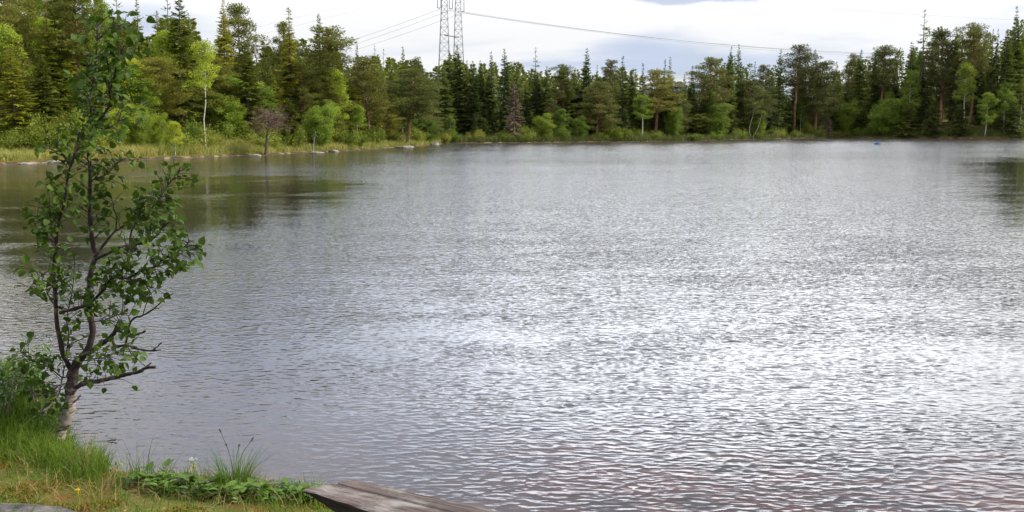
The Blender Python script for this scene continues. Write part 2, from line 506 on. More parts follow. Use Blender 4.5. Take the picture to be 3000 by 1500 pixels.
def norm(a):
    return a / np.maximum(np.linalg.norm(a, axis=-1, keepdims=True), 1e-9)


def tube(mb, pts, rad, n=6, cap=True):
    pts = np.asarray(pts, float)
    rad = np.broadcast_to(np.asarray(rad, float), (len(pts),))
    T = norm(np.gradient(pts, axis=0))
    ref = np.array([0.0, 0, 1]) if abs(T[0][2]) < 0.9 else np.array([1.0, 0, 0])
    U = norm(np.cross(T, ref))
    for i in range(1, len(U)):
        u = U[i - 1] - T[i] * np.dot(U[i - 1], T[i])
        U[i] = u / max(np.linalg.norm(u), 1e-9)
    V = np.cross(T, U)
    a = np.arange(n) * 2 * math.pi / n
    ring = pts[:, None] + rad[:, None, None] * (np.cos(a)[None, :, None] * U[:, None] + np.sin(a)[None, :, None] * V[:, None])
    k = len(pts)
    i = np.arange(k - 1)[:, None] * n
    j = np.arange(n)[None]
    j2 = (j + 1) % n
    q = np.stack([i + j, i + j2, i + n + j2, i + n + j], -1).reshape(-1, 4)
    fs = [q]
    if cap:
        fs.append(np.arange(n)[None, ::-1])
        fs.append((np.arange(n) + (k - 1) * n)[None])
    mb.add(ring.reshape(-1, 3), *fs)


def diamonds(mb, Pt, D, L, W, rs, flat=None):
    """leaf-like rhombs: base Pt, direction D, length L, width W"""
    Pt, D = np.asarray(Pt), norm(np.asarray(D))
    n = len(Pt)
    L = np.broadcast_to(L, (n,))[:, None]
    W = np.broadcast_to(W, (n,))[:, None]
    rnd = rs.normal(size=(n, 3))
    if flat is not None:
        rnd = rnd * (1 - flat) + np.array([0, 0, 1.0]) * flat
    S = norm(np.cross(D, rnd))
    Nn = np.cross(S, D)
    mid = Pt + D * L * 0.45
    v = np.stack([Pt, mid + S * W / 2 + Nn * W * .1, Pt + D * L, mid - S * W / 2 + Nn * W * .1], 1)
    mb.add(v.reshape(-1, 3), np.arange(4 * n).reshape(n, 4))


def blob_points(rs, n, rad):
    d_ = norm(rs.normal(size=(n, 3)))
    r = rs.rand(n, 1) ** 0.45
    return d_ * r * np.asarray(rad)


def smooth_path(pts, k=4):
    """Catmull-Rom through points"""
    p = np.asarray(pts, float)
    if len(p) < 3:
        t = np.linspace(0, 1, k + 1)[:, None]
        return p[0] * (1 - t) + p[-1] * t
    q = np.vstack([2 * p[0] - p[1], p, 2 * p[-1] - p[-2]])
    out = []
    for i in range(1, len(q) - 2):
        for t in np.arange(k) / k:
            a, b, c, e = q[i - 1], q[i], q[i + 1], q[i + 2]
            out.append(0.5 * (2 * b + (c - a) * t + (2 * a - 5 * b + 4 * c - e) * t * t + (-a + 3 * b - 3 * c + e) * t ** 3))
    out.append(p[-1])
    return np.array(out)


# ------------------------------------------------------------------ tree kinds (built once each; copies share the mesh data)
def trunk_path(rs, H, wob=0.12, n=8):
    z = np.linspace(0, 1, n)
    p = np.zeros((n, 3))
    p[:, 2] = z * H
    p[:, 0] = np.cumsum(rs.normal(size=n)) * wob * 0.5
    p[:, 1] = np.cumsum(rs.normal(size=n)) * wob * 0.5
    p[:, :2] -= p[0, :2]
    return p


def at_h(path, z):
    return np.array([np.interp(z, path[:, 2], path[:, 0]), np.interp(z, path[:, 2], path[:, 1]), z])


def proto_spruce(seed, H=14.0, Rr=2.0, bare=0.06, step=0.34, per=6, sprig=0.42, thin_top=0.0, dens=1.0, mat='spruce', bark='bark_dark', pw=0.85):
    rs = np.random.RandomState(seed)
    tr, cr = MB(), MB()
    path = trunk_path(rs, H, 0.06)
    r0 = H * 0.0115
    tube(tr, np.vstack([[0, 0, -0.5], path]), np.concatenate([[r0 * 1.3], r0 * (1 - np.linspace(0, 1, len(path)) * 0.93)]), 7)
    z = H * bare
    bulge = rs.rand(4) * 6.28
    while z < H * 0.985:
        t = (z - H * bare) / (H * (1 - bare))
        prof = ((1 - t) ** pw * 0.86 + 0.14 * (1 - t) ** 0.5) * min(1, 0.75 + t * 3)
        ss = 0.5 + 0.5 * min(1, (1 - t) * 3.0)
        prof *= 1 + 0.16 * math.sin(z * 2.1 + bulge[0]) + 0.1 * math.sin(z * 4.7 + bulge[1])
        if thin_top and t > 1 - thin_top:
            prof *= 0.85
        for k in range(per if t < 0.9 else max(3, per - 2)):
            if rs.rand() < (0.12 if not thin_top or t < 1 - thin_top else 0.25):
                continue
            a = rs.rand() * 6.283
            L = max(0.20, Rr * prof * (0.62 + 0.55 * rs.rand()))
            el = R(32 * t ** 1.3 - 20 * (1 - t) + rs.normal() * 11)
            dirv = np.array([math.cos(a) * math.cos(el), math.sin(a) * math.cos(el), math.sin(el)])
            base = at_h(path, min(H, z + rs.normal() * step * 0.35))
            n = max(3, int(L / 0.11 * dens))
            s = np.linspace(0.12, 1, n)
            cv = base + dirv * (L * s)[:, None]
            cv[:, 2] += -0.22 * L * s ** 2 + 0.16 * L * s ** 4
            if L > 0.7:
                tube(tr, np.vstack([base, cv[n // 2], cv[-1]]), [0.028, 0.018, 0.006], 3, False)
            side = np.array([-math.sin(a), math.cos(a), 0])
            tang = norm(np.gradient(cv, axis=0))
            for sg in (-1, 1, 0):
                ln = ss * min(1, 0.45 + L) * sprig * (0.45 + 0.75 * (1 - s)) * (0.7 + 0.6 * rs.rand(n))
                dd = tang * (0.75 + 0.3 * rs.rand(n, 1)) + side * sg * 0.85 + np.array([0, 0, -1]) * (0.22 + 0.35 * rs.rand(n, 1)) * (1.2 - t)
                diamonds(cr, cv + rs.normal(size=(n, 3)) * 0.03, dd, ln, ln * 0.34, rs, 0.45)
            diamonds(cr, cv[-1:] - tang[-1:] * 0.1, tang[-1:], sprig * 0.7 * ss * min(1, 0.45 + L), sprig * 0.2 * ss, rs, 0.3)
        z += step * (1.05 - 0.5 * t) * (0.8 + 0.4 * rs.rand())
    diamonds(cr, np.tile([at_h(path, H - 0.35)], (5, 1)), np.array([0, 0, 1]) + rs.normal(size=(5, 3)) * 0.13, 0.42, 0.06, rs)
    return dict(trunk=tr.mesh('spruce_trunk', M[bark], True), crown=cr.mesh('spruce_crown', M[mat]), H=H + 0.1, W=2 * Rr)


def proto_pine(seed, H=13.0, Rr=2.4, z0=0.30, nl=58, top=0.58, flat=0.55, npc=135, mat='pine', lean=0.1, dead_low=True):
    rs = np.random.RandomState(seed)
    tr, cr = MB(), MB()
    path = trunk_path(rs, H * 0.97, 0.22)
    r0 = H * 0.0125
    tube(tr, np.vstack([[0, 0, -0.5], path]), np.concatenate([[r0 * 1.25], r0 * (1 - np.linspace(0, 1, len(path)) * 0.85)]), 8)
    cents, rads = [], []
    for i in range(nl):
        u = z0 + (0.98 - z0) * ((i + rs.rand()) / nl)
        e = (u - top) / ((1 - top) if u > top else (top - z0 + 0.12))
        prof = math.sqrt(max(0.05, 1 - e * e))
        if u > top:
            prof = 0.35 * prof + 0.65 * max(0.06, 1 - e) ** 0.85
        a = i * 2.4 + rs.normal() * 0.4
        L = Rr * prof * (0.5 + 0.62 * rs.rand())
        el = R(8 + 30 * max(0, u - 0.55) / 0.45 + rs.normal() * 8)
        base = at_h(path, u * H * 0.97)
        d_ = np.array([math.cos(a) * math.cos(el), math.sin(a) * math.cos(el), math.sin(el)])
        s = np.linspace(0, 1, 5)[:, None]
        cv = base + d_ * L * s + np.array([0, 0, 0.12]) * L * s ** 2 + rs.normal(size=(5, 3)) * 0.06 * s
        tube(tr, cv, np.linspace(0.055, 0.015, 5), 4, False)
        m_ = max(1, int(L / 0.55))
        for k in range(m_):
            q = 1 - k * 0.55 / max(L, .6)
            if q < 0.3:
                break
            c = base + d_ * L * q + np.array([0, 0, 0.12 * L * q * q]) + rs.normal(size=3) * [0.22, 0.22, 0.1]
            cents.append(c)
            rads.append((0.50 + 0.28 * rs.rand()) * (1 if k == 0 else 0.85))
    if dead_low:
        for i in range(9):
            zb = H * (0.18 + (z0 - 0.16) * rs.rand())
            a = rs.rand() * 6.28
            L = 0.5 + rs.rand() * 1.1
            b = at_h(path, zb)
            e = b + np.array([math.cos(a), math.sin(a), 0.05 + rs.normal() * 0.2]) * L
            tube(tr, [b, (b + e) / 2 + [0, 0, 0.08], e], [0.03, 0.02, 0.006], 3, False)
    for c, r_ in zip(cents, rads):
        n = int(npc * (r_ / 0.6) ** 2)
        pts = blob_points(rs, n, [r_, r_, r_ * flat])
        dd = norm(pts) * [0.7, 0.7, 0.5] + np.array([0, 0, 0.55]) + rs.normal(size=(n, 3)) * 0.4
        ln = 0.13 + 0.14 * rs.rand(n)
        diamonds(cr, c + pts, dd, ln, ln * 0.34, rs)
    return dict(trunk=tr.mesh('pine_trunk', M['bark_pine'], True), crown=cr.mesh('pine_crown', M[mat]), H=H, W=2 * Rr)


def proto_birch(seed, H=10.0, Rr=1.7, z0=0.3, nl=26, npc=150, leaf=0.13, mat='birch', bark='bark_birch', stems=1, dens=1.0):
    rs = np.random.RandomState(seed)
    tr, cr = MB(), MB()
    cents, rads = [], []
    for sidx in range(stems):
        path = trunk_path(rs, H * 0.95 * (1 - 0.18 * sidx), 0.2)
        if stems > 1:
            a = rs.rand() * 6.28
            path[:, :2] += np.outer(path[:, 2] * 0.17, [math.cos(a), math.sin(a)])
        r0 = H * 0.0075
        tube(tr, np.vstack([path[0] - [0, 0, .4], path]), np.concatenate([[r0 * 1.3], r0 * (1 - np.linspace(0, 1, len(path)) * 0.9)]), 7)
        Hs = path[-1, 2]
        for i in range(nl):
            u = z0 + (1 - z0) * ((i + rs.rand()) / nl) ** 0.9
            e = (u - 0.5) / 0.52
            prof = math.sqrt(max(0.04, 1 - e * e)) if u > 0.5 else 1 - 0.45 * ((0.5 - u) / 0.5)
            a = i * 2.4 + rs.normal() * 0.5
            L = Rr * prof * (0.45 + 0.65 * rs.rand())
            el = R(40 + rs.normal() * 10)
            base = at_h(path, u * Hs * 0.94)
            d_ = np.array([math.cos(a) * math.cos(el), math.sin(a) * math.cos(el), math.sin(el)])
            s = np.linspace(0, 1, 4)[:, None]
            cv = base + d_ * L * s - np.array([0, 0, 0.28]) * L * s ** 2
            tube(tr, cv, np.linspace(0.035, 0.008, 4), 4, False)
            for q in (1.0, 0.62):
                c = base + d_ * L * q - np.array([0, 0, 0.28 * L * q * q]) + rs.normal(size=3) * 0.12
                cents.append(c)
                rads.append(0.42 + 0.26 * rs.rand())
    for c, r_ in zip(cents, rads):
        n = int(npc * dens * (r_ / 0.55) ** 2)
        pts = blob_points(rs, n, [r_, r_, r_ * 0.85])
        dd = rs.normal(size=(n, 3)) * 0.8 + np.array([0, 0, -0.35])
        ln = leaf * (0.7 + 0.6 * rs.rand(n))
        diamonds(cr, c + pts, dd, ln, ln * 0.8, rs)
    return dict(trunk=tr.mesh('birch_trunk', M[bark], True), crown=cr.mesh('birch_crown', M[mat]), H=H, W=2 * Rr)


def proto_shrub(seed, H=1.6, Rr=1.1, mat='shrub', n=2600, leaf=0.10):
    rs = np.random.RandomState(seed)
    tr, cr = MB(), MB()
    for i in range(16):
        a, rr = rs.rand() * 6.28, rs.rand() ** 0.6
        tip = np.array([math.cos(a) * Rr * rr, math.sin(a) * Rr * rr, H * (1 - 0.5 * rr * rr) * (0.75 + 0.3 * rs.rand())])
        b = np.array([math.cos(a) * .15, math.sin(a) * .15, -0.15])
        cv = smooth_path([b, b * 0.5 + tip * 0.45 + [0, 0, 0.1], tip], 3)
        tube(tr, cv, np.linspace(0.02, 0.004, len(cv)), 3, False)
        m_ = n // 16
        s = rs.rand(m_) ** 0.7
        pts = np.array([np.interp(s, np.linspace(0, 1, len(cv)), cv[:, k]) for k in range(3)]).T + rs.normal(size=(m_, 3)) * 0.15
        pts[:, 2] = np.abs(pts[:, 2])
        ln = leaf * (0.7 + 0.7 * rs.rand(m_))
        diamonds(cr, pts, rs.normal(size=(m_, 3)) + [0, 0, 0.6], ln, ln * 0.6, rs)
    return dict(trunk=tr.mesh('shrub_stems', M['bark_dark']), crown=cr.mesh('shrub_leaves', M[mat]), H=H, W=2 * Rr)


def proto_deadpine(seed=5, H=6.0, Rr=2.6):
    rs = np.random.RandomState(seed)
    tr, cr = MB(), MB()
    path = smooth_path([[0, 0, 0], [0.12, 0, 1.5], [0.3, 0, 3.2], [0.55, 0, 4.6], [0.75, 0, 5.6], [0.95, 0.05, 6.0]], 3)
    tube(tr, np.vstack([[0, 0, -.4], path]), np.linspace(0.17, 0.05, len(path) + 1), 8)
    for i in range(38):
        u = 0.56 + 0.40 * rs.rand()
        a = rs.rand() * 6.28
        L = Rr * (0.5 + 0.6 * rs.rand()) * (1.15 - 0.5 * abs(u - 0.72) / 0.3)
        b = np.array([np.interp(u * H, path[:, 2], path[:, 0]), 0, u * H])
        e = b + np.array([math.cos(a) * L, math.sin(a) * L, (0.30 - 0.75 * rs.rand()) * L])
        cv = smooth_path([b, (b + e) / 2 + [0, 0, 0.22], e], 4)
        tube(tr, cv, np.linspace(0.045, 0.01, len(cv)), 4, False)
        n = 130
        s = 0.2 + 0.8 * rs.rand(n)
        pts = np.array([np.interp(s, np.linspace(0, 1, len(cv)), cv[:, k]) for k in range(3)]).T
        out = np.array([math.cos(a), math.sin(a), 0])
        dd = out * 0.5 + rs.normal(size=(n, 3)) * [0.8, 0.8, 0.4]
        diamonds(cr, pts + rs.normal(size=(n, 3)) * [0.14, 0.14, 0.16], dd, 0.2 + 0.28 * rs.rand(n), 0.026, rs)
    for q in ([1.5, 0.1, 5.9], [0.6, 0, 6.4], [1.2, 0.2, 5.4]):
        tube(tr, smooth_path([[0.6, 0, 4.9], (np.array(q) + [0.6, 0, 4.9]) / 2 + [0, 0, .15], q], 3), 0.04, 4)
    return dict(trunk=tr.mesh('dead_pine_trunk', M['bark_dark'], True), crown=cr.mesh('dead_pine_twigs', M['dead']), H=6.4, W=2 * Rr)


def proto_snag(seed, H=5.0, lean=0.4):
    rs = np.random.RandomState(seed)
    tr = MB()
    path = smooth_path([[0, 0, -.3], [lean * .2, 0, H * .3], [lean * .7, .1, H * .7], [lean, 0, H]], 4)
    tube(tr, path, np.linspace(0.10, 0.025, len(path)), 6)
    cr = MB()
    for i in range(22):
        z = H * (0.3 + 0.68 * rs.rand())
        b = np.array([np.interp(z, path[:, 2], path[:, 0]), np.interp(z, path[:, 2], path[:, 1]), z])
        a = rs.rand() * 6.28
        L = 0.35 + 0.7 * rs.rand() * (1.2 - z / H)
        e = b + np.array([math.cos(a), math.sin(a), 0.25 - rs.rand() * 0.6]) * L
        tube(cr, smooth_path([b, (b + e) / 2 + [0, 0, .08], e], 3), [0.022, .019, .016, .012, .010, .008, .006], 4, False)
    return dict(trunk=tr.mesh('snag_trunk', M['bark_dead'], True), crown=cr.mesh('snag_branches', M['bark_dead']), H=H, W=1.6)


K = {
    'spruce': [proto_spruce(11), proto_spruce(12, Rr=2.1, per=7), proto_spruce(13, Rr=1.8, bare=0.08, pw=0.85), proto_spruce(14, Rr=2.3, step=0.4, pw=1.0)],
    'slim': [proto_spruce(21, Rr=1.5, bare=0.12, step=0.38, per=6, thin_top=0.45, pw=0.95), proto_spruce(22, Rr=1.4, bare=0.16, step=0.40, per=6, thin_top=0.6, pw=0.85),
             proto_spruce(23, Rr=1.5, bare=0.1, step=0.38, per=6, thin_top=0.3, pw=0.9)],
    'bare_slim': [proto_spruce(25, Rr=1.0, bare=0.3, step=0.62, per=4, thin_top=0.8, pw=0.35, dens=0.7, sprig=0.34)],
    'young': [proto_spruce(31, H=6, Rr=1.35, bare=0.02, step=0.26, sprig=0.36), proto_spruce(32, H=6, Rr=1.2, bare=0.02, step=0.26, sprig=0.36)],
    'pine': [proto_pine(41), proto_pine(42, Rr=2.6, z0=0.22, nl=66), proto_pine(43, Rr=2.1, z0=0.35, nl=52), proto_pine(44, Rr=2.8, z0=0.15, nl=72, top=0.45)],
    'tallpine': [proto_pine(51, H=15, Rr=2.0, z0=0.5, nl=50, top=0.72), proto_pine(52, H=15, Rr=1.8, z0=0.52, nl=44, top=0.76, npc=110)],
    'birch': [proto_birch(61), proto_birch(62, Rr=1.9, nl=30), proto_birch(63, z0=0.45, Rr=1.6, nl=22), ],
    'round': [proto_birch(71, H=6, Rr=2.0, z0=0.08, nl=26, stems=3, bark='bark_dark', npc=120, leaf=0.11), proto_birch(72, H=6, Rr=2.2, z0=0.08, nl=24, stems=3, bark='bark_dark', npc=110, leaf=0.11)],
    'tallbirch': [proto_birch(81, H=11, Rr=1.9, z0=0.55, nl=24, npc=125)],
    'deadspruce': [proto_spruce(91, H=11, Rr=1.7, bare=0.1, mat='dead', bark='bark_dead', sprig=0.34, step=0.32, pw=0.7)],
    'deadpine': [proto_deadpine()],
    'snag': [proto_snag(101), proto_snag(102, H=9, lean=-0.35)],
    'shrub': [proto_shrub(111), proto_shrub(112, Rr=1.3, n=3000), proto_shrub(113, H=1.3)],
}
INFO = {'spruce': ('spruce_tree', 'spruce tree'), 'slim': ('spruce_tree', 'spruce tree'), 'bare_slim': ('spruce_tree', 'spruce tree'), 'young': ('spruce_tree', 'spruce tree'),
        'pine': ('pine_tree', 'pine tree'), 'tallpine': ('pine_tree', 'pine tree'), 'birch': ('birch_tree', 'birch tree'), 'tallbirch': ('birch_tree', 'birch tree'),
        'round': ('willow_tree', 'willow tree'), 'deadspruce': ('dead_spruce_tree', 'dead tree'), 'deadpine': ('dead_pine_tree', 'dead tree'),
        'snag': ('dead_tree', 'dead tree'), 'shrub': ('shrub', 'shrub')}
PART = {'shrub': ('stem', 'foliage'), 'snag': ('trunk', 'branch'), 'deadpine': ('trunk', 'crown')}
rsT = np.random.RandomState(7)
placed = []


def plant_tree(kind, x, y, H, W, label, group=None, variant=None, rz=None, z=None, tilt=0.0):
    pr = K[kind][rsT.randint(len(K[kind])) if variant is None else variant]
    z = hz(x, y) if z is None else z
    sz = H / pr['H']
    sw = W / pr['W']
    nm, cat = INFO[kind]
    e = link(nm, None, loc=(x, y, z - 0.05), label=label, cat=cat, group=group)
    e.rotation_euler = (0, tilt, rsT.rand() * 6.28 if rz is None else rz)
    e.scale = (sw, sw, sz)
    e.empty_display_size = 0.3
    a, b = PART.get(kind, ('trunk', 'crown'))
    link(a, pr['trunk'], e)
    cr = link(b, pr['crown'], e)
    if x > -14 and kind in ('spruce', 'slim', 'young', 'bare_slim', 'pine', 'tallpine') and y > 120:  # far crowns take the copies with shade in their colour
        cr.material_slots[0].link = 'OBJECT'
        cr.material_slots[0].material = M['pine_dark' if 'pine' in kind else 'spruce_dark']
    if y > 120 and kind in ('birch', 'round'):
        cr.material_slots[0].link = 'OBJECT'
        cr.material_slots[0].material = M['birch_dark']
    placed.append((kind, x, y))
    return e


def shore_depth(px):
    xs = [p[0] for p in SHORE_PX]
    ds = [s[1] for s in shore_far]
    return float(np.interp(px, xs, ds))


def key(kind, px, top, off, wpx, label, group=None, **kw):
    """tree whose top shows at (px, top) and which stands off metres behind the shoreline"""
    Y = shore_depth(px) + off
    p = at_depth(px, top, Y)
    z = hz(p[0], Y)
    H = p[2] - z
    W = wpx / FPX * Y * {'spruce': 1.42, 'slim': 1.5, 'bare_slim': 1.2, 'pine': 1.22, 'tallpine': 1.15, 'young': 1.3, 'deadspruce': 1.3}.get(kind, 1.05)
    return plant_tree(kind, p[0], Y, H, W, label, group, z=z, **kw)


# ------------------------------------------------------------------ the setting
def axis(parts):
    out = []
    for a, b, s in parts:
        out.append(np.arange(a, b, s))
    return np.unique(np.round(np.concatenate(out), 4))


gx = axis([(-6000, -600, 900), (-600, -120, 40), (-120, -40, 4), (-40, -6, 1.0), (-6, 3.2, 0.075), (3.2, 8, 0.3), (8, 40, 1.2), (40, 150, 1.6), (150, 600, 40), (600, 6001, 900)])
gy = axis([(-6000, -200, 900), (-200, -10, 20), (-10, 2.5, 1.0), (2.5, 8.8, 0.075), (8.8, 16, 0.6), (16, 58, 2), (58, 250, 1.2), (250, 500, 20), (500, 6001, 700)])
GX, GY = np.meshgrid(gx, gy)
GP = np.stack([GX.ravel(), GY.ravel()], 1)
GZ = height(GP)
gm = MB()
nx, ny = len(gx), len(gy)
ii = np.arange((ny - 1) * (nx - 1))
ci, cj = ii // (nx - 1), ii % (nx - 1)
v0 = ci * nx + cj
gm.add(np.column_stack([GP, GZ]), np.stack([v0, v0 + 1, v0 + nx + 1, v0 + nx], 1))
gm.obj('ground', M['ground'], smooth_=True, kind='structure', label='mossy and grassy shore running down into the lake bed')

wm = MB()
wx, wy = np.linspace(-60, 160, 12), np.linspace(1.5, 250, 12)
WX, WY = np.meshgrid(wx, wy)
ii = np.arange(121)
v0 = (ii // 11) * 12 + ii % 11
wm.add(np.column_stack([WX.ravel(), WY.ravel(), np.zeros(144)]), np.stack([v0, v0 + 1, v0 + 13, v0 + 12], 1))
wm.obj('water', M['water'], kind='structure', label='rippled grey lake water reflecting a cloudy sky')

hm = MB()
hx = np.linspace(-2600, 2600, 90)
prof = 120 + 90 * np.exp(-((hx + 180) / 260) ** 2) + 55 * np.exp(-((hx - 700) / 500) ** 2) + 14 * np.sin(hx / 90.) + 8 * np.sin(hx / 37.)
rows = []
for yo, k in ((3000, 0.0), (3300, 0.55), (3700, 0.9), (4100, 1.0), (4800, 0.6), (5600, 0)):
    rows.append(np.column_stack([hx * (1 + (yo - 3000) / 9000), np.full(90, yo) + 60 * np.sin(hx / 200.), prof * k]))
ii = np.arange(5 * 89)
v0 = (ii // 89) * 90 + ii % 89
hm.add(np.vstack(rows), np.stack([v0, v0 + 1, v0 + 91, v0 + 90], 1))
hm.obj('hills', M['hill'], smooth_=True, kind='structure', label='haze-blue forested hill far behind the lake')

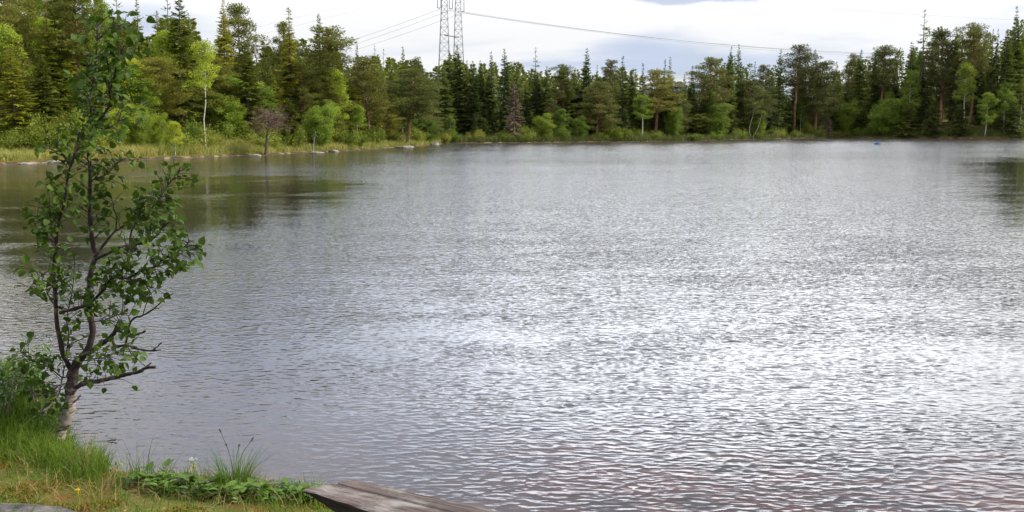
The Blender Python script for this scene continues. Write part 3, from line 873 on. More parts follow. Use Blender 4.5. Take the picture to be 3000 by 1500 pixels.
# ------------------------------------------------------------------ forest: the trees one can tell apart
LB, FS, RB = 'trees on the left bank', 'trees on the far shore', 'trees on the right bank'
KEYS = [
    # left bank
    ('pine', 22, -60, 14, 130, 'olive green pine at the extreme left edge, cut by the top of the frame', LB),
    ('spruce', 118, 155, 5, 105, 'bushy olive green spruce right of the picture edge, growing low by the left shore', LB),
    ('spruce', 75, -50, 18, 90, 'dark spruce behind the bushy olive spruce at far left, taller than the frame', LB),
    ('spruce', 150, -90, 12, 90, 'very dark tall spruce between the bushy olive spruce and the sapling', LB),
    ('tallpine', 213, -70, 10, 130, 'tall pine with dark trunk seen through the foreground birch sapling', LB),
    ('birch', 300, -10, 14, 95, 'light green birch whose top shows beside the tip of the foreground sapling', LB),
    ('bare_slim', 340, -60, 20, 45, 'gaunt thin spruce right behind the tip of the foreground sapling', LB),
    ('slim', 398, -25, 16, 55, 'thin ragged spruce against the sky, first to the right of the sapling', LB),
    ('spruce', 462, 28, 22, 75, 'dark spruce topped just under the frame edge, between two ragged thin spruces', LB),
    ('bare_slim', 486, -50, 18, 45, 'bare stemmed thin spruce rising out of the frame left of the big lit spruce', LB),
    ('spruce', 522, -40, 9, 110, 'big lit spruce with visible trunk, left of the yellow-green birch', LB),
    ('slim', 552, 33, 24, 55, 'small spruce top peeping over the yellow-green birch', LB),
    ('tallbirch', 590, 95, 3, 105, 'yellow-green birch with tall white trunk at the left shore', LB),
    ('spruce', 648, -5, 16, 90, 'dark conical spruce right of the yellow-green birch', LB),
    ('pine', 700, 5, 18, 105, 'dense pine rising beside the conical spruce, above the pale willow', LB),
    ('birch', 508, 345, 0.8, 48, 'young birch with a thin white stem at the waterline', LB),
    ('round', 662, 255, 7, 110, 'round pale green willow right of the white birch trunk', LB),
    ('round', 690, 215, 13, 90, 'pale green willow crown behind and above the round pale willow', LB),
    ('spruce', 722, 100, 7, 110, 'broad yellow-green spruce left of the dead flat-topped pine', LB),
    ('bare_slim', 749, 62, 22, 40, 'thin spire spruce left of the bent dead branch', LB),
    ('pine', 822, 57, 22, 75, 'pine with small dark crown hugging the tall narrow spruce', LB),
    ('slim', 843, 17, 12, 80, 'tall narrow spruce with a black trunk and pointed top', LB),
    ('spruce', 790, 190, 9, 70, 'green spruce behind the dead flat-topped pine', LB),
    ('spruce', 880, 180, 14, 80, 'mid green spruce between the tall narrow spruce and the dark topped pine', LB),
    ('spruce', 930, 36, 18, 85, 'pointed spruce top rising out of the dark topped pine', LB),
    ('tallpine', 940, 70, 9, 150, 'dark topped pine with a reddish bare trunk', LB),
    ('birch', 978, 182, 6, 80, 'light green birch leaning against the red-trunked pine', LB),
    ('pine', 905, 150, 24, 95, 'brown-green pine shoulder left of the light green birch', LB),
    ('round', 930, 292, 2.5, 110, 'rounded yellow-green willow by the water, right of the dead pine', LB),
    ('slim', 1045, 116, 22, 40, 'thin spire spruce, first of three spires right of the light green birch', LB),
    ('bare_slim', 1097, 128, 22, 34, 'thin spire spruce, second of three spires above the broad pine', LB),
    ('bare_slim', 1123, 140, 24, 30, 'thinnest spire spruce, third of three spires above the broad pine', LB),
    ('pine', 1080, 160, 8, 125, 'broad olive pine with forked trunk, below the three thin spires', LB),
    ('spruce', 1147, 178, 16, 55, 'dark spruce between the broad pine and the headland pine', LB),
    ('spruce', 1180, 133, 22, 50, 'dark pointed spruce rising over the headland pine', LB),
    ('pine', 1216, 166, 14, 90, 'dark pine right behind the headland pine', LB),
    ('pine', 1190, 196, 3, 150, 'spreading headland pine with pinkish limbs and black trunk', LB),
    ('spruce', 1030, 230, 10, 75, 'olive spruce under the first thin spire', LB),
    ('spruce', 845, 285, 4, 80, 'low bushy spruce between the dead pine and the rounded willow', LB),
    ('spruce', 605, 170, 12, 70, 'shaded spruce right behind the white birch trunk', LB),
    ('round', 1250, 330, 4, 75, 'low dark willow at the tip of the headland', LB),
    ('birch', 1320, 335, 2, 45, 'small bright birch just beyond the headland tip', FS),
    ('spruce', 395, 150, 10, 85, 'shaded spruce behind the leafy side branch of the sapling', LB),
    ('birch', 430, 215, 6, 95, 'bright green birch thicket left of the big lit spruce', LB),
    ('round', 345, 300, 4, 110, 'low bright willow just right of the sapling at the left shore', LB),
    ('round', 270, 330, 5, 100, 'low green willow behind the sapling at the left shore', LB),
    ('spruce', 35, 130, 6, 110, 'deep green spruce filling the left picture edge', LB),
    ('pine', 48, -110, 24, 90, 'brownish tall pine behind the pine at the extreme left edge', LB),
    ('birch', 100, -60, 26, 70, 'light green birch high up behind the bushy olive spruce', LB),
    ('pine', 180, -120, 22, 100, 'brownish pine crown above the very dark tall spruce', LB),
    ('spruce', 250, -80, 24, 80, 'tall spruce directly behind the top of the sapling', LB),
    ('birch', 285, -70, 8, 80, 'pale leaved birch with its crown cut by the frame, behind the sapling tip', LB),
    ('spruce', 10, -140, 16, 90, 'dark tall spruce at the upper left corner', LB),
    ('pine', 128, -150, 28, 90, 'tall pine in the upper left, left of the sapling', LB),
    ('round', 402, 285, 3.5, 85, 'bright green willow between the sapling and the young white-stemmed birch', LB),
    ('round', 462, 325, 4, 70, 'small bright willow just left of the young white-stemmed birch', LB),
    ('birch', 700, 300, 6, 70, 'low bright birch left of the dead flat-topped pine', LB),
    ('birch', 1045, 300, 5, 60, 'low green birch at the shore under the broad olive pine', LB),
    ('birch', 240, 180, 9, 90, 'bright green birch behind the middle of the sapling', LB),
    # far shore
    ('spruce', 1277, 190, 8, 50, 'black-green spruce left of the pylon legs', FS),
    ('spruce', 1316, 147, 12, 58, 'dark spruce in front of the left pylon leg', FS),
    ('spruce', 1341, 130, 10, 66, 'tall dark spruce in front of the right pylon leg', FS),
    ('spruce', 1388, 176, 7, 58, 'dark spruce, left one of a close pair right of the pylon', FS),
    ('spruce', 1406, 174, 9, 56, 'dark spruce, right one of a close pair right of the pylon', FS),
    ('young', 1391, 326, 2, 28, 'small pale young spruce at the water below the dark pair', FS),
    ('slim', 1438, 148, 12, 46, 'ragged thin-topped spruce between the dark pair and the full spruce', FS),
    ('spruce', 1481, 140, 7, 62, 'full dark spruce rising left of the dead grey-brown spruce', FS),
    ('slim', 1514, 180, 12, 50, 'spruce with bare tip rising right behind the dead grey-brown spruce', FS),
    ('deadspruce', 1507, 238, 2, 60, 'dead grey-brown spruce standing at the far water edge', FS),
    ('bare_slim', 1570, 135, 14, 34, 'needle-thin spruce tip, sharpest on the far shore', FS),
    ('spruce', 1572, 215, 10, 60, 'dark spruce below the sharpest needle tip', FS),
    ('spruce', 1600, 192, 9, 56, 'dark spruce just right of the sharpest needle tip', FS),
    ('tallpine', 1650, 183, 10, 68, 'open-crowned pine in the middle of the far shore', FS),
    ('slim', 1684, 195, 12, 36, 'short thin spruce between the open-crowned pine and the tall layered spruce', FS),
    ('spruce', 1717, 138, 10, 56, 'tall layered spruce above the domed brown pine', FS),
    ('spruce', 1750, 188, 12, 42, 'small spruce right beside the tall layered spruce', FS),
    ('spruce', 1772, 193, 12, 44, 'dark small spruce left of the tiered pine', FS),
    ('tallpine', 1798, 169, 10, 56, 'tiered pine on the far shore with layered sprays', FS),
    ('slim', 1825, 161, 12, 40, 'thin spruce touching the tiered pine', FS),
    ('pine', 1752, 235, 3, 112, 'domed brown-green pine at the far water edge', FS),
    ('spruce', 1853, 198, 11, 46, 'dark spruce right of the tiered pine', FS),
    ('slim', 1884, 182, 13, 32, 'small spire spruce left of the large olive pine', FS),
    ('pine', 1922, 200, 7, 105, 'large olive pine with reddish trunk, right half of the far shore', FS),
    ('pine', 1975, 235, 8, 90, 'sloping brown-green pine shoulder beside the large olive pine', FS),
    ('slim', 1950, 171, 14, 32, 'twin spire spruce, left one, above the large olive pine', FS),
    ('slim', 1963, 163, 14, 36, 'twin spire spruce, right one, above the large olive pine', FS),
    ('spruce', 2005, 215, 12, 36, 'narrow black spruce left of the low gap in the skyline', FS),
    ('slim', 2028, 190, 12, 34, 'thin spruce standing in the low gap of the skyline', FS),
    ('pine', 2092, 164, 7, 110, 'gnarled open pine right of the skyline gap', FS),
    ('spruce', 2141, 134, 12, 44, 'dark spire spruce, left one of two right of the gnarled pine', FS),
    ('spruce', 2168, 126, 11, 46, 'green spire spruce, right one of two right of the gnarled pine', FS),
    ('slim', 2212, 178, 13, 32, 'small spire behind the dark round pine', FS),
    ('pine', 2240, 186, 10, 60, 'small topped pine left of the black spire', FS),
    ('pine', 2205, 232, 4, 105, 'dark round pine behind the pair of leaning white stems', FS),
    ('spruce', 2285, 142, 10, 54, 'black spire spruce left of the tall reddish pine', FS),
    ('tallpine', 2332, 125, 6, 88, 'tall pine with reddish upper trunk on the grassy point', FS),
    ('spruce', 2388, 142, 12, 54, 'pointed spruce behind the grey lace-like pine', FS),
    ('pine', 2398, 175, 3, 115, 'grey lace-like pine with a straight black trunk at the water', FS),
    ('slim', 2452, 178, 12, 40, 'small ragged spruce in the dip right of the lace-like pine', FS),
    ('pine', 2503, 155, 10, 72, 'pale topped pine left of the straight green spruce', FS),
    ('spruce', 2521, 143, 6, 66, 'straight green spruce with long dark stem', FS),
    ('slim', 2567, 153, 9, 50, 'dark ragged spruce left of the grey crowned pine', FS),
    ('tallpine', 2592, 127, 9, 82, 'grey crowned pine left of the tallest spire', FS),
    ('deadspruce', 2425, 330, 1.5, 40, 'small grey dead spruce beside the black trunk of the lace-like pine', FS),
    # right bank
    ('slim', 2673, 120, 9, 58, 'ragged spruce at the foot of the tallest spire', RB),
    ('bare_slim', 2711, 24, 9, 48, 'tallest bare spire spruce on the right bank', RB),
    ('pine', 2768, 82, 8, 100, 'massive dark pine with reddish trunk right of the tallest spire', RB),
    ('slim', 2802, 75, 12, 36, 'thin dead-tipped spruce between two dark pines', RB),
    ('tallpine', 2855, 60, 10, 88, 'open dark pine with rounded airy top, right bank', RB),
    ('slim', 2910, 82, 12, 30, 'left one of two thin spires near the right picture edge', RB),
    ('slim', 2925, 82, 12, 32, 'right one of two thin spires near the right picture edge', RB),
    ('spruce', 2983, 14, 9, 74, 'tall dark spruce at the right picture edge', RB),
    ('spruce', 2955, 85, 5, 80, 'dark spruce left of the tall one at the right picture edge', RB),
    ('birch', 2672, 190, 4, 54, 'bright yellow-green birch below the tallest spire', RB),
    ('birch', 2832, 175, 4, 70, 'fresh green birch below the open dark pine', RB),
    ('birch', 2893, 262, 1.5, 62, 'small bright birch low over the dark water, right bank', RB),
    ('birch', 2952, 232, 3, 60, 'green birch near the right picture edge', RB),
    ('round', 2590, 285, 2, 110, 'dark green willow hanging over the water at the right bank', RB),
    ('round', 2480, 290, 3, 90, 'green willow between the lace-like pine and the right bank', FS),
    ('young', 2660, 300, 1.5, 70, 'dark young spruce dipping to the water at the right bank', RB),
    ('young', 2740, 290, 1.5, 70, 'black-green young spruce under the massive pine', RB),
    ('young', 2815, 300, 1.5, 66, 'dark young spruce low on the bank, right of the massive pine', RB),
    ('young', 2975, 290, 1.5, 80, 'dark young spruce at the water by the right picture edge', RB),
    # bright low growth on the far shore
    ('round', 1597, 328, 2, 60, 'bright green willow, left one of three on the far shore', FS),
    ('birch', 1648, 312, 3, 58, 'bright green birch in the middle of three on the far shore', FS),
    ('round', 1702, 335, 2, 50, 'bright green willow, right one of three on the far shore', FS),
    ('birch', 1882, 270, 3, 75, 'green birch left of the large olive pine', FS),
    ('round', 1975, 300, 2.5, 60, 'small willow with pale trunk below the sloping pine', FS),
    ('round', 2095, 300, 4, 100, 'shaded willow under the gnarled pine', FS),
    ('round', 2215, 320, 1.5, 66, 'grey-green willow over two leaning white stems', FS),
    ('young', 1420, 345, 3, 40, 'low spruce at the water right of the small pale one', FS),
    ('young', 1830, 310, 3, 50, 'olive young spruce right of the domed pine', FS),
]
for i, kx in enumerate(KEYS):
    kw = {}
    if kx[0] in ('tallpine', 'pine', 'spruce', 'slim'):
        kw['variant'] = i % len(K[kx[0]])
    key(*kx, **kw)

# trees nobody can tell apart, filling the depth of the wood
def skyline(px):
    pts = sorted([(k[1], k[2]) for k in KEYS if k[3] > 5])
    xs = np.array([p[0] for p in pts]); ys = np.array([p[1] for p in pts])
    near = ys[np.abs(xs - px) < 45]
    return (near.mean() if len(near) else 190)


USED = set()


def near_label(kind, px, off, default):
    word = {'spruce': 'spruce', 'slim': 'slender spruce', 'pine': 'pine', 'birch': 'green birch', 'young': 'young spruce'}[kind]
    for k_ in sorted(KEYS, key=lambda q: abs(q[1] - px))[:6]:
        if abs(k_[1] - px) > 60:
            break
        lab = word + (' just left of the ' if px < k_[1] else ' just right of the ') + k_[5]
        if len(lab.split()) <= 16 and lab not in USED and word.split()[-1] != k_[5].split()[0]:
            USED.add(lab)
            return lab
    return default


for i in range(225):
    if i < 82:
        px, off = rsT.uniform(-60, 1260), rsT.uniform(7, 30)
        g, lab = 'unremarkable trees inside the left wood', 'among the crowded trees deep in the left wood'
    elif i < 154:
        px, off = rsT.uniform(1290, 2640), rsT.uniform(6, 24)
        g, lab = 'unremarkable trees inside the far wood', 'among the crowded trees deep in the far wood'
    elif i >= 190:
        px, off = rsT.uniform(1290, 2640), rsT.uniform(5, 16)
        g, lab = 'unremarkable trees inside the far wood', 'among the crowded trees deep in the far wood'
    else:
        px, off = rsT.uniform(2600, 3060), rsT.uniform(6, 22)
        g, lab = 'unremarkable trees inside the right wood', 'among the crowded trees deep in the right wood'
    top = skyline(px) + rsT.uniform(55, 150)
    top = max(top, 20)
    kind = rsT.choice(['spruce', 'spruce', 'pine', 'birch', 'birch', 'slim'] if i < 82 else ['spruce', 'spruce', 'spruce', 'pine', 'spruce', 'spruce', 'birch'])
    if i >= 190:
        kind, top = 'spruce', skyline(px) + rsT.uniform(10, 90)
    nm = {'spruce': 'shaded spruce ', 'slim': 'slender shaded spruce ', 'pine': 'shaded pine ', 'birch': 'shaded green birch '}[kind]
    Yd = shore_depth(px) + off
    wpx = rsT.uniform(3.4, 4.6) / Yd * FPX * 0.85
    key(kind, px, top, off, wpx, near_label(kind, px, off, nm + lab), INFO[kind][1] + 's: ' + g)

# the dead flat-topped pine at the waterline and the grey snags
key('deadpine', 774, 306, 0.6, 128, 'dead brown flat-topped pine standing at the left waterline', rz=0.0)
key('snag', 915, 384, 0.8, 34, 'small grey dead snag at the foot of the rounded willow', variant=0, rz=0)
key('snag', 466, 95, 14, 34, 'tall grey dead trunk left of the big lit spruce', variant=1, rz=0)

# undergrowth along the shores
ANCH = [(18, 'the pine at the extreme left edge'), (118, 'the bushy olive spruce'), (213, 'the dark trunk seen through the sapling'), (430, 'the bright birch thicket'),
        (522, 'the big lit spruce'), (583, 'the tall white birch trunk'), (660, 'the round pale willow'), (722, 'the broad yellow-green spruce'),
        (800, 'the dead flat-topped pine, on its right'), (735, 'the dead flat-topped pine, on its left'), (860, 'the low bushy spruce'), (930, 'the rounded yellow-green willow'),
        (985, 'the light green birch'), (1080, 'the broad olive pine'), (1150, 'the headland pine, on its left'), (1225, 'the headland pine, on its right'), (1275, 'the low dark willow of the headland'),
        (1320, 'the left pylon leg'), (1395, 'the close pair of dark spruces'), (1481, 'the full dark spruce'), (1540, 'the dead grey-brown spruce, on its right'), (1648, 'the middle one of three bright trees'),
        (1752, 'the domed brown-green pine'), (1830, 'the olive young spruce'), (1922, 'the large olive pine'), (2028, 'the low gap in the skyline'), (2092, 'the gnarled open pine'),
        (2170, 'the leaning pale stems, on their left'), (2285, 'the black spire spruce'), (2332, 'the tall reddish pine'), (2398, 'the lace-like pine'), (2521, 'the straight green spruce'), (2600, 'the grey crowned pine')]
for px, wh in ANCH:
    lf = px < 1290
    Yd = shore_depth(px) + (rsT.uniform(3, 8) if lf else rsT.uniform(0.8, 2.5))
    p = at_depth(px, 400, Yd)
    plant_tree('shrub', p[0], Yd, rsT.uniform(1.3, 2.3) * (0.9 if lf else 1), rsT.uniform(2.6, 3.8), 'low %s shrub at the shore below %s' % ('yellow-green' if lf else 'dark green', wh),
               'low shrubs along the left shore' if lf else 'low shrubs along the far shore')
for i in range(120):
    if i < 70:
        px = rsT.uniform(-20, 1290)
        off = rsT.uniform(1.5, 16)
        g, lab = 'low shrubs along the left shore', 'low yellow-green shrub standing back in the undergrowth of the left shore'
        H, W = rsT.uniform(1.2, 2.6), rsT.uniform(2.2, 3.8)
    else:
        px = rsT.uniform(1290, 3020)
        off = rsT.uniform(1.5, 14)
        g, lab = 'low shrubs along the far shore', 'low dark green shrub standing back in the undergrowth of the far shore'
        H, W = rsT.uniform(1.5, 3.2), rsT.uniform(3, 5)
    Yd = shore_depth(px) + off
    p = at_depth(px, 400, Yd)
    plant_tree('shrub', p[0], Yd, H, W, lab, g)


def leaning_stem(name, pxs, Y, r, label, cat):
    e = link(name, None, loc=tuple(at_depth(*pxs[0], Y)), label=label, cat=cat)
    b = np.array(at_depth(*pxs[0], Y))
    mb = MB()
    pts = smooth_path([at_depth(x, y, Y) - b for x, y in pxs], 3)
    tube(mb, pts, np.linspace(r, r * 0.5, len(pts)), 6)
    mb.obj('trunk', M['bark_birch'], e, True)
    return e


Yb = shore_depth(2205) + 1.0
leaning_stem('leaning_birch_tree', [(2200, 404), (2196, 375), (2208, 330), (2212, 300)], Yb, 0.065, 'left one of two pale leaning stems at the far water edge', 'tree')
leaning_stem('leaning_birch_tree', [(2204, 404), (2218, 380), (2228, 350), (2234, 325)], Yb + 0.3, 0.065, 'right one of two pale leaning stems at the far water edge', 'tree')
leaning_stem('bent_dead_branch', [(750, 170), (749, 138), (772, 134), (792, 136), (800, 152)], shore_depth(750) + 6, 0.09, 'bleached bent dead branch jutting from the left wood', 'branch')

# far wood closing the gaps between the trunks
fw = MB()
rsF = np.random.RandomState(77)
cnt = 0
for i in range(560):
    px = rsF.uniform(-120, 3120)
    Yd = shore_depth(px) + rsF.uniform(30, 60)
    top = min(max(skyline(px) + rsF.uniform(22, 95), 60), 300)
    p = at_depth(px, top, Yd)
    z0 = hz(p[0], Yd)
    Hh = max(p[2] - z0, 3)
    n = 420
    u = rsF.rand(n) ** 1.25
    a = rsF.rand(n) * 6.28
    rr = (1 - u) ** 0.8 * 2.3 * (0.5 + 0.5 * rsF.rand(n))
    pts = np.column_stack([p[0] + np.cos(a) * rr, Yd + np.sin(a) * rr, z0 + u * Hh])
    dd = np.column_stack([np.cos(a), np.sin(a), -0.4 + 0.9 * u])
    diamonds(fw, pts, dd, 0.75, 0.36, rsF, 0.3)
    tube(fw, [[p[0], Yd, z0 - .3], [p[0], Yd, z0 + Hh * .9]], [0.16, 0.04], 4)
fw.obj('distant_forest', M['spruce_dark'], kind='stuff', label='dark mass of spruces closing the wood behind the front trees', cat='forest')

# grass and reeds along the far shores
def blades(mb, P, H, W, lean, rs, seg=3, az=None):
    n = len(P)
    a = rs.rand(n) * 6.283 if az is None else az
    ld = np.column_stack([np.cos(a), np.sin(a), np.zeros(n)])
    b = rs.rand(n) * 6.283
    side = np.column_stack([np.cos(b), np.sin(b), np.zeros(n)])
    H = np.broadcast_to(H, (n,))[:, None]
    lean = np.broadcast_to(lean, (n,))[:, None]
    W = np.broadcast_to(W, (n,))[:, None]
    vs = []
    for k in range(seg + 1):
        t = k / seg
        c = P + np.array([0, 0, 1.0]) * H * (t - 0.35 * lean * t * t) + ld * H * lean * t * t
        ww = W * 0.5 * (1 - t) ** 0.7 if k < seg else W * 0.04
        vs += [c - side * ww, c + side * ww]
    v = np.stack(vs, 1)
    m_ = 2 * (seg + 1)
    base = (np.arange(n) * m_)[:, None]
    fs = [base + np.array([[2 * k, 2 * k + 1, 2 * k + 3, 2 * k + 2]]) for k in range(seg)]
    mb.add(v.reshape(-1, 3), np.vstack(fs))


rsG = np.random.RandomState(5)
sg = MB()
n = 26000
px = rsG.uniform(-30, 1300, n)
dep = np.interp(px, [p[0] for p in SHORE_PX], [s[1] for s in shore_far]) + rsG.rand(n) ** 1.6 * 12 + 0.3
X = (px - 1500) / FPX * dep * 1.008
zz_ = height(np.column_stack([X, dep]))
ok = zz_ > 0.02
blades(sg, np.column_stack([X, dep, zz_ - 0.03])[ok], 0.35 + 0.75 * rsG.rand(ok.sum()) * (0.5 + 0.5 * vnoise(X[ok], dep[ok], .6, 4)).clip(.2, 1), 0.05, 0.3 + 0.4 * rsG.rand(ok.sum()), rsG, 2)
sg.obj('shore_grass', M['shoregrass'], kind='stuff', label='tall yellowing grass along the left shore', cat='grass')
sg = MB()
n = 26000
px = rsG.uniform(1290, 3050, n)
dep = np.interp(px, [p[0] for p in SHORE_PX], [s[1] for s in shore_far]) + rsG.rand(n) ** 1.5 * 7 + 0.3
X = (px - 1500) / FPX * dep * 1.008
zz_ = height(np.column_stack([X, dep]))
ok = zz_ > 0.02
blades(sg, np.column_stack([X, dep, zz_ - 0.03])[ok], 0.4 + 0.8 * rsG.rand(ok.sum()), 0.08, 0.3 + 0.4 * rsG.rand(ok.sum()), rsG, 2)
sg.obj('shore_grass', M['grassdark'], kind='stuff', label='green grass and sedge along the far shore', cat='grass')


# ------------------------------------------------------------------ rocks
def rock_mesh(seed, size, mat, nu=26, nv=14, flat=0.0):
    rs = np.random.RandomState(seed)
    u = np.linspace(0, 2 * math.pi, nu, endpoint=False)
    v = np.linspace(-math.pi / 2, math.pi / 2, nv)
    U, V = np.meshgrid(u, v)
    d_ = np.stack([np.cos(U) * np.cos(V), np.sin(U) * np.cos(V), np.sin(V)], -1).reshape(-1, 3)
    r = np.ones(len(d_))
    for k in range(14):
        ax = norm(rs.normal(size=3))
        r = np.minimum(r, (0.72 + 0.35 * rs.rand()) / np.maximum(d_ @ ax, 0.05))
    for k in range(10):
        ax = rs.normal(size=3) * (2 + k)
        r += np.sin(d_ @ ax + rs.rand() * 6) * 0.035 / (1 + .3 * k)
    mb = MB()
    i = np.arange((nv - 1) * nu)
    a, b = i // nu, i % nu
    b2 = (b + 1) % nu
    mb.add(d_ * r[:, None] * np.asarray(size), np.stack([a * nu + b, a * nu + b2, (a + 1) * nu + b2, (a + 1) * nu + b], 1))
    return mb.mesh('rock', mat, True)


for i, (px, py, sx, sz, lab) in enumerate([
        (60, 481, 0.8, 0.08, 'pale flat rock at the waterline at the left picture edge'),
        (150, 477, 0.8, 0.10, 'pale flat rock at the waterline left of the sapling'),
        (925, 449, 0.7, 0.12, 'flat grey rock at the waterline under the rounded willow'),
        (975, 445, 0.5, 0.2, 'dark boulder at the waterline right of the rounded willow'),
        (1185, 433, 1.2, 0.2, 'pale sloping rock at the waterline under the headland pine'),
        (1272, 425, 0.7, 0.35, 'small white boulder at the very tip of the headland'),
        (1975, 411, 2.6, 0.55, 'grey ledge at the water in the middle of the far shore'),
        (742, 457, 0.5, 0.12, 'low stone at the waterline left of the dead pine')]):
    p = at_z(px, py, 0.0)
    me = rock_mesh(200 + i, (sx, sx * 0.8, sz), M['rock'])
    link('rock', me, loc=(p[0], p[1] + 0.6, 0.02), label=lab, cat='rock')

M['rock2'] = simple_mat('dark_stone', (0.025, 0.024, 0.024), (0.11, 0.105, 0.10), 9, 0.9, 0.8)
p = at_z(55, 1492, 0.47)
link('rock', rock_mesh(230, (0.42, 0.13, 0.06), M['rock2'], 60, 30), loc=(p[0] - .06, p[1] - 0.06, hz(p[0], p[1]) - 0.015), label='low grey stone bedded in moss at the bottom left corner', cat='rock')
p = at_z(1005, 1496, 0.3)
link('rock', rock_mesh(231, (0.11, 0.09, 0.10), M['rock'], 40, 20), loc=(p[0], p[1] + .02, 0.26), label='small grey stone under the tip of the weathered board', cat='rock')

# ------------------------------------------------------------------ power line
PY = 250.0
pl = at_depth(1306, 300, PY)
zb = hz(pl[0], PY)
pyl = link('pylon', None, loc=(pl[0], PY, zb), label='grey steel lattice pylon standing behind the far wood', cat='pylon')
org = np.array([pl[0], PY, zb])


def lattice(name, px_top, px_bot, dy):
    mb = MB()
    Htop = at_depth(1300, -40, PY)[2] - zb
    xt, xb = at_depth(px_top, 0, PY)[0] - org[0], at_depth(px_bot, 300, PY)[0] - org[0]
    def c(u):
        wv = 0.52 + (1 - u) * 1.25
        cx = xb + (xt - xb) * u
        return [np.array([cx + sx * wv, dy + sy * wv, Htop * u]) for sx, sy in ((-1, -1), (1, -1), (1, 1), (-1, 1))]
    us = [0]
    u = 0.0
    while u < 0.999:
        u = min(1, u + (0.082 - 0.04 * u))
        us.append(u)
    for k in range(4):
        tube(mb, [c(0)[k], c(1)[k]], 0.065, 4)
    for a, b in zip(us[:-1], us[1:]):
        ca, cb = c(a), c(b)
        for k in range(4):
            k2 = (k + 1) % 4
            tube(mb, [ca[k], cb[k2]], 0.028, 3, False)
            tube(mb, [ca[k2], cb[k]], 0.028, 3, False)
            tube(mb, [cb[k], cb[k2]], 0.032, 3, False)
    mb.obj(name, M['steel'], pyl)
    return Htop


HT = lattice('leg', 1305, 1303, -3.0)
lattice('leg', 1340, 1343, 3.0)
mb = MB()
zc = at_depth(1300, 106, PY)[2] - zb
xl, xr = at_depth(1304, 106, PY)[0] - org[0], at_depth(1342, 106, PY)[0] - org[0]
for o_ in (-0.5, 0.5):
    tube(mb, [[xl, -3.0 + o_, zc], [xr, 3.0 + o_, zc]], 0.09, 4)
mb.obj('cross_strut', M['steel'], pyl)
mb = MB()
ux = (xr - xl) / 6.0
for dz in (0, 1.2):
    for o_ in (-.5, .5):
        tube(mb, [[xl - ux * 7 + o_, -10, HT + dz], [xr + ux * 7 + o_, 10, HT + dz]], 0.09, 4)
for k in range(16):
    t0, t1 = -10 + k * 1.25, -10 + (k + 1) * 1.25
    f0 = xl + (t0 + 3) * ux
    f1 = xl + (t1 + 3) * ux
    za, zb_ = (0, 1.2) if k % 2 else (1.2, 0)
    tube(mb, [[f0, t0, HT + za], [f1, t1, HT + zb_]], 0.05, 3)
mb.obj('cross_arm', M['steel'], pyl)
insul_px = [(1287, 27), (1321, 29), (1355, 37)]
ends = []
for k, (ix, iy) in enumerate(insul_px):
    yoff = (-8, 0, 8)[k]
    mb = MB()
    e = at_depth(ix, iy, PY + yoff) - org
    for s_ in (-0.38, 0.38):
        prof_ = []
        zs = np.linspace(HT - 0.1, e[2] + 0.35, 34)
        rr = np.where(np.arange(34) % 2 == 0, 0.13, 0.05)
        tube(mb, np.column_stack([np.full(34, e[0] + s_), np.full(34, e[1]), zs]), rr, 8)
    tube(mb, [[e[0] - .5, e[1], e[2] + .3], [e[0] + .5, e[1], e[2] + .3]], 0.06, 4)
    tube(mb, [[e[0], e[1], e[2] + .3], [e[0], e[1], e[2]]], 0.06, 4)
    mb.obj('insulator', M['insul'], pyl, True)
    ends.append(e + org)


def wire(p0, p1, sag, label, r=0.045, two=0.0):
    mb = MB()
    t = np.linspace(0, 1, 60)[:, None]
    for o_ in ((0,) if not two else (-two, two)):
        pts = np.asarray(p0) * (1 - t) + np.asarray(p1) * t
        pts[:, 2] -= (4 * sag * t * (1 - t))[:, 0]
        pts[:, 2] += o_
        tube(mb, pts, r, 4)
    return mb.obj('power_line', M['wire'], label=label, cat='power line', group='power lines of the pylon')


# to the left the line runs away behind the wood, to the right it comes nearer
wl = ['highest', 'middle', 'lowest']
for k, (tx, ty) in enumerate([(600, 205), (600, 222), (600, 238)]):
    e = at_depth(tx, ty, 420)
    wire(ends[k], e, 3.0, wl[k] + ' of the three power lines falling left from the pylon', 0.030)
for k, (tx, ty) in enumerate([(3150, 150), (3150, 157), (3150, 165)]):
    e = at_depth(tx, ty, 330)
    wire(ends[2 - k], e, 4.5, wl[k] + ' of the three power lines crossing the sky to the right bank', 0.032 if k < 2 else 0.022)
a_, b_ = at_depth(1300, -62, 300), at_depth(560, 125, 380)
wire(a_, b_, 0.5, 'faint upper power line high above the left wood, upper one', 0.018)
a_, b_ = at_depth(1300, -38, 300), at_depth(560, 148, 380)
wire(a_, b_, 0.5, 'faint upper power line high above the left wood, lower one', 0.018)
a_, b_ = at_depth(1500, -60, 300), at_depth(3150, 66, 330)
wire(a_, b_, 1.5, 'faint thin power line high above the right wood', 0.02)

# ------------------------------------------------------------------ small things on the water
p = at_z(2570, 423, 0)
by = link('buoy', None, loc=(p[0], p[1], 0.0), label='small blue float on the water off the right bank', cat='buoy')
mb = MB()
u = np.linspace(0, math.pi, 9)
tube(mb, np.column_stack([-np.cos(u) * 0.45, np.zeros(9), 0.03 + 0.05 * np.sin(u)]), 0.04 + 0.12 * np.sin(u), 10)
mb.obj('float', M['blue'], by, True)
mb = MB()
tube(mb, [[0.05, 0, 0.15], [0.06, 0, 0.32]], 0.04, 8)
mb.obj('handle', M['blue'], by, True)
p = at_z(327, 1294, 0.0)
mb = MB()
tube(mb, smooth_path([[-0.030, 0, 0.004], [0, 0.005, 0.010], [0.026, 0, 0.012], [0.032, 0.002, 0.018]], 3), [.003, .004, .005, .006, .006, .006, .006, .006, .005, .004], 7)
mb.obj('floating_stick', M['bark_dark'], loc=(p[0], p[1], 0), label='short dark stick floating on the water right of the sapling', cat='stick', smooth_=True)

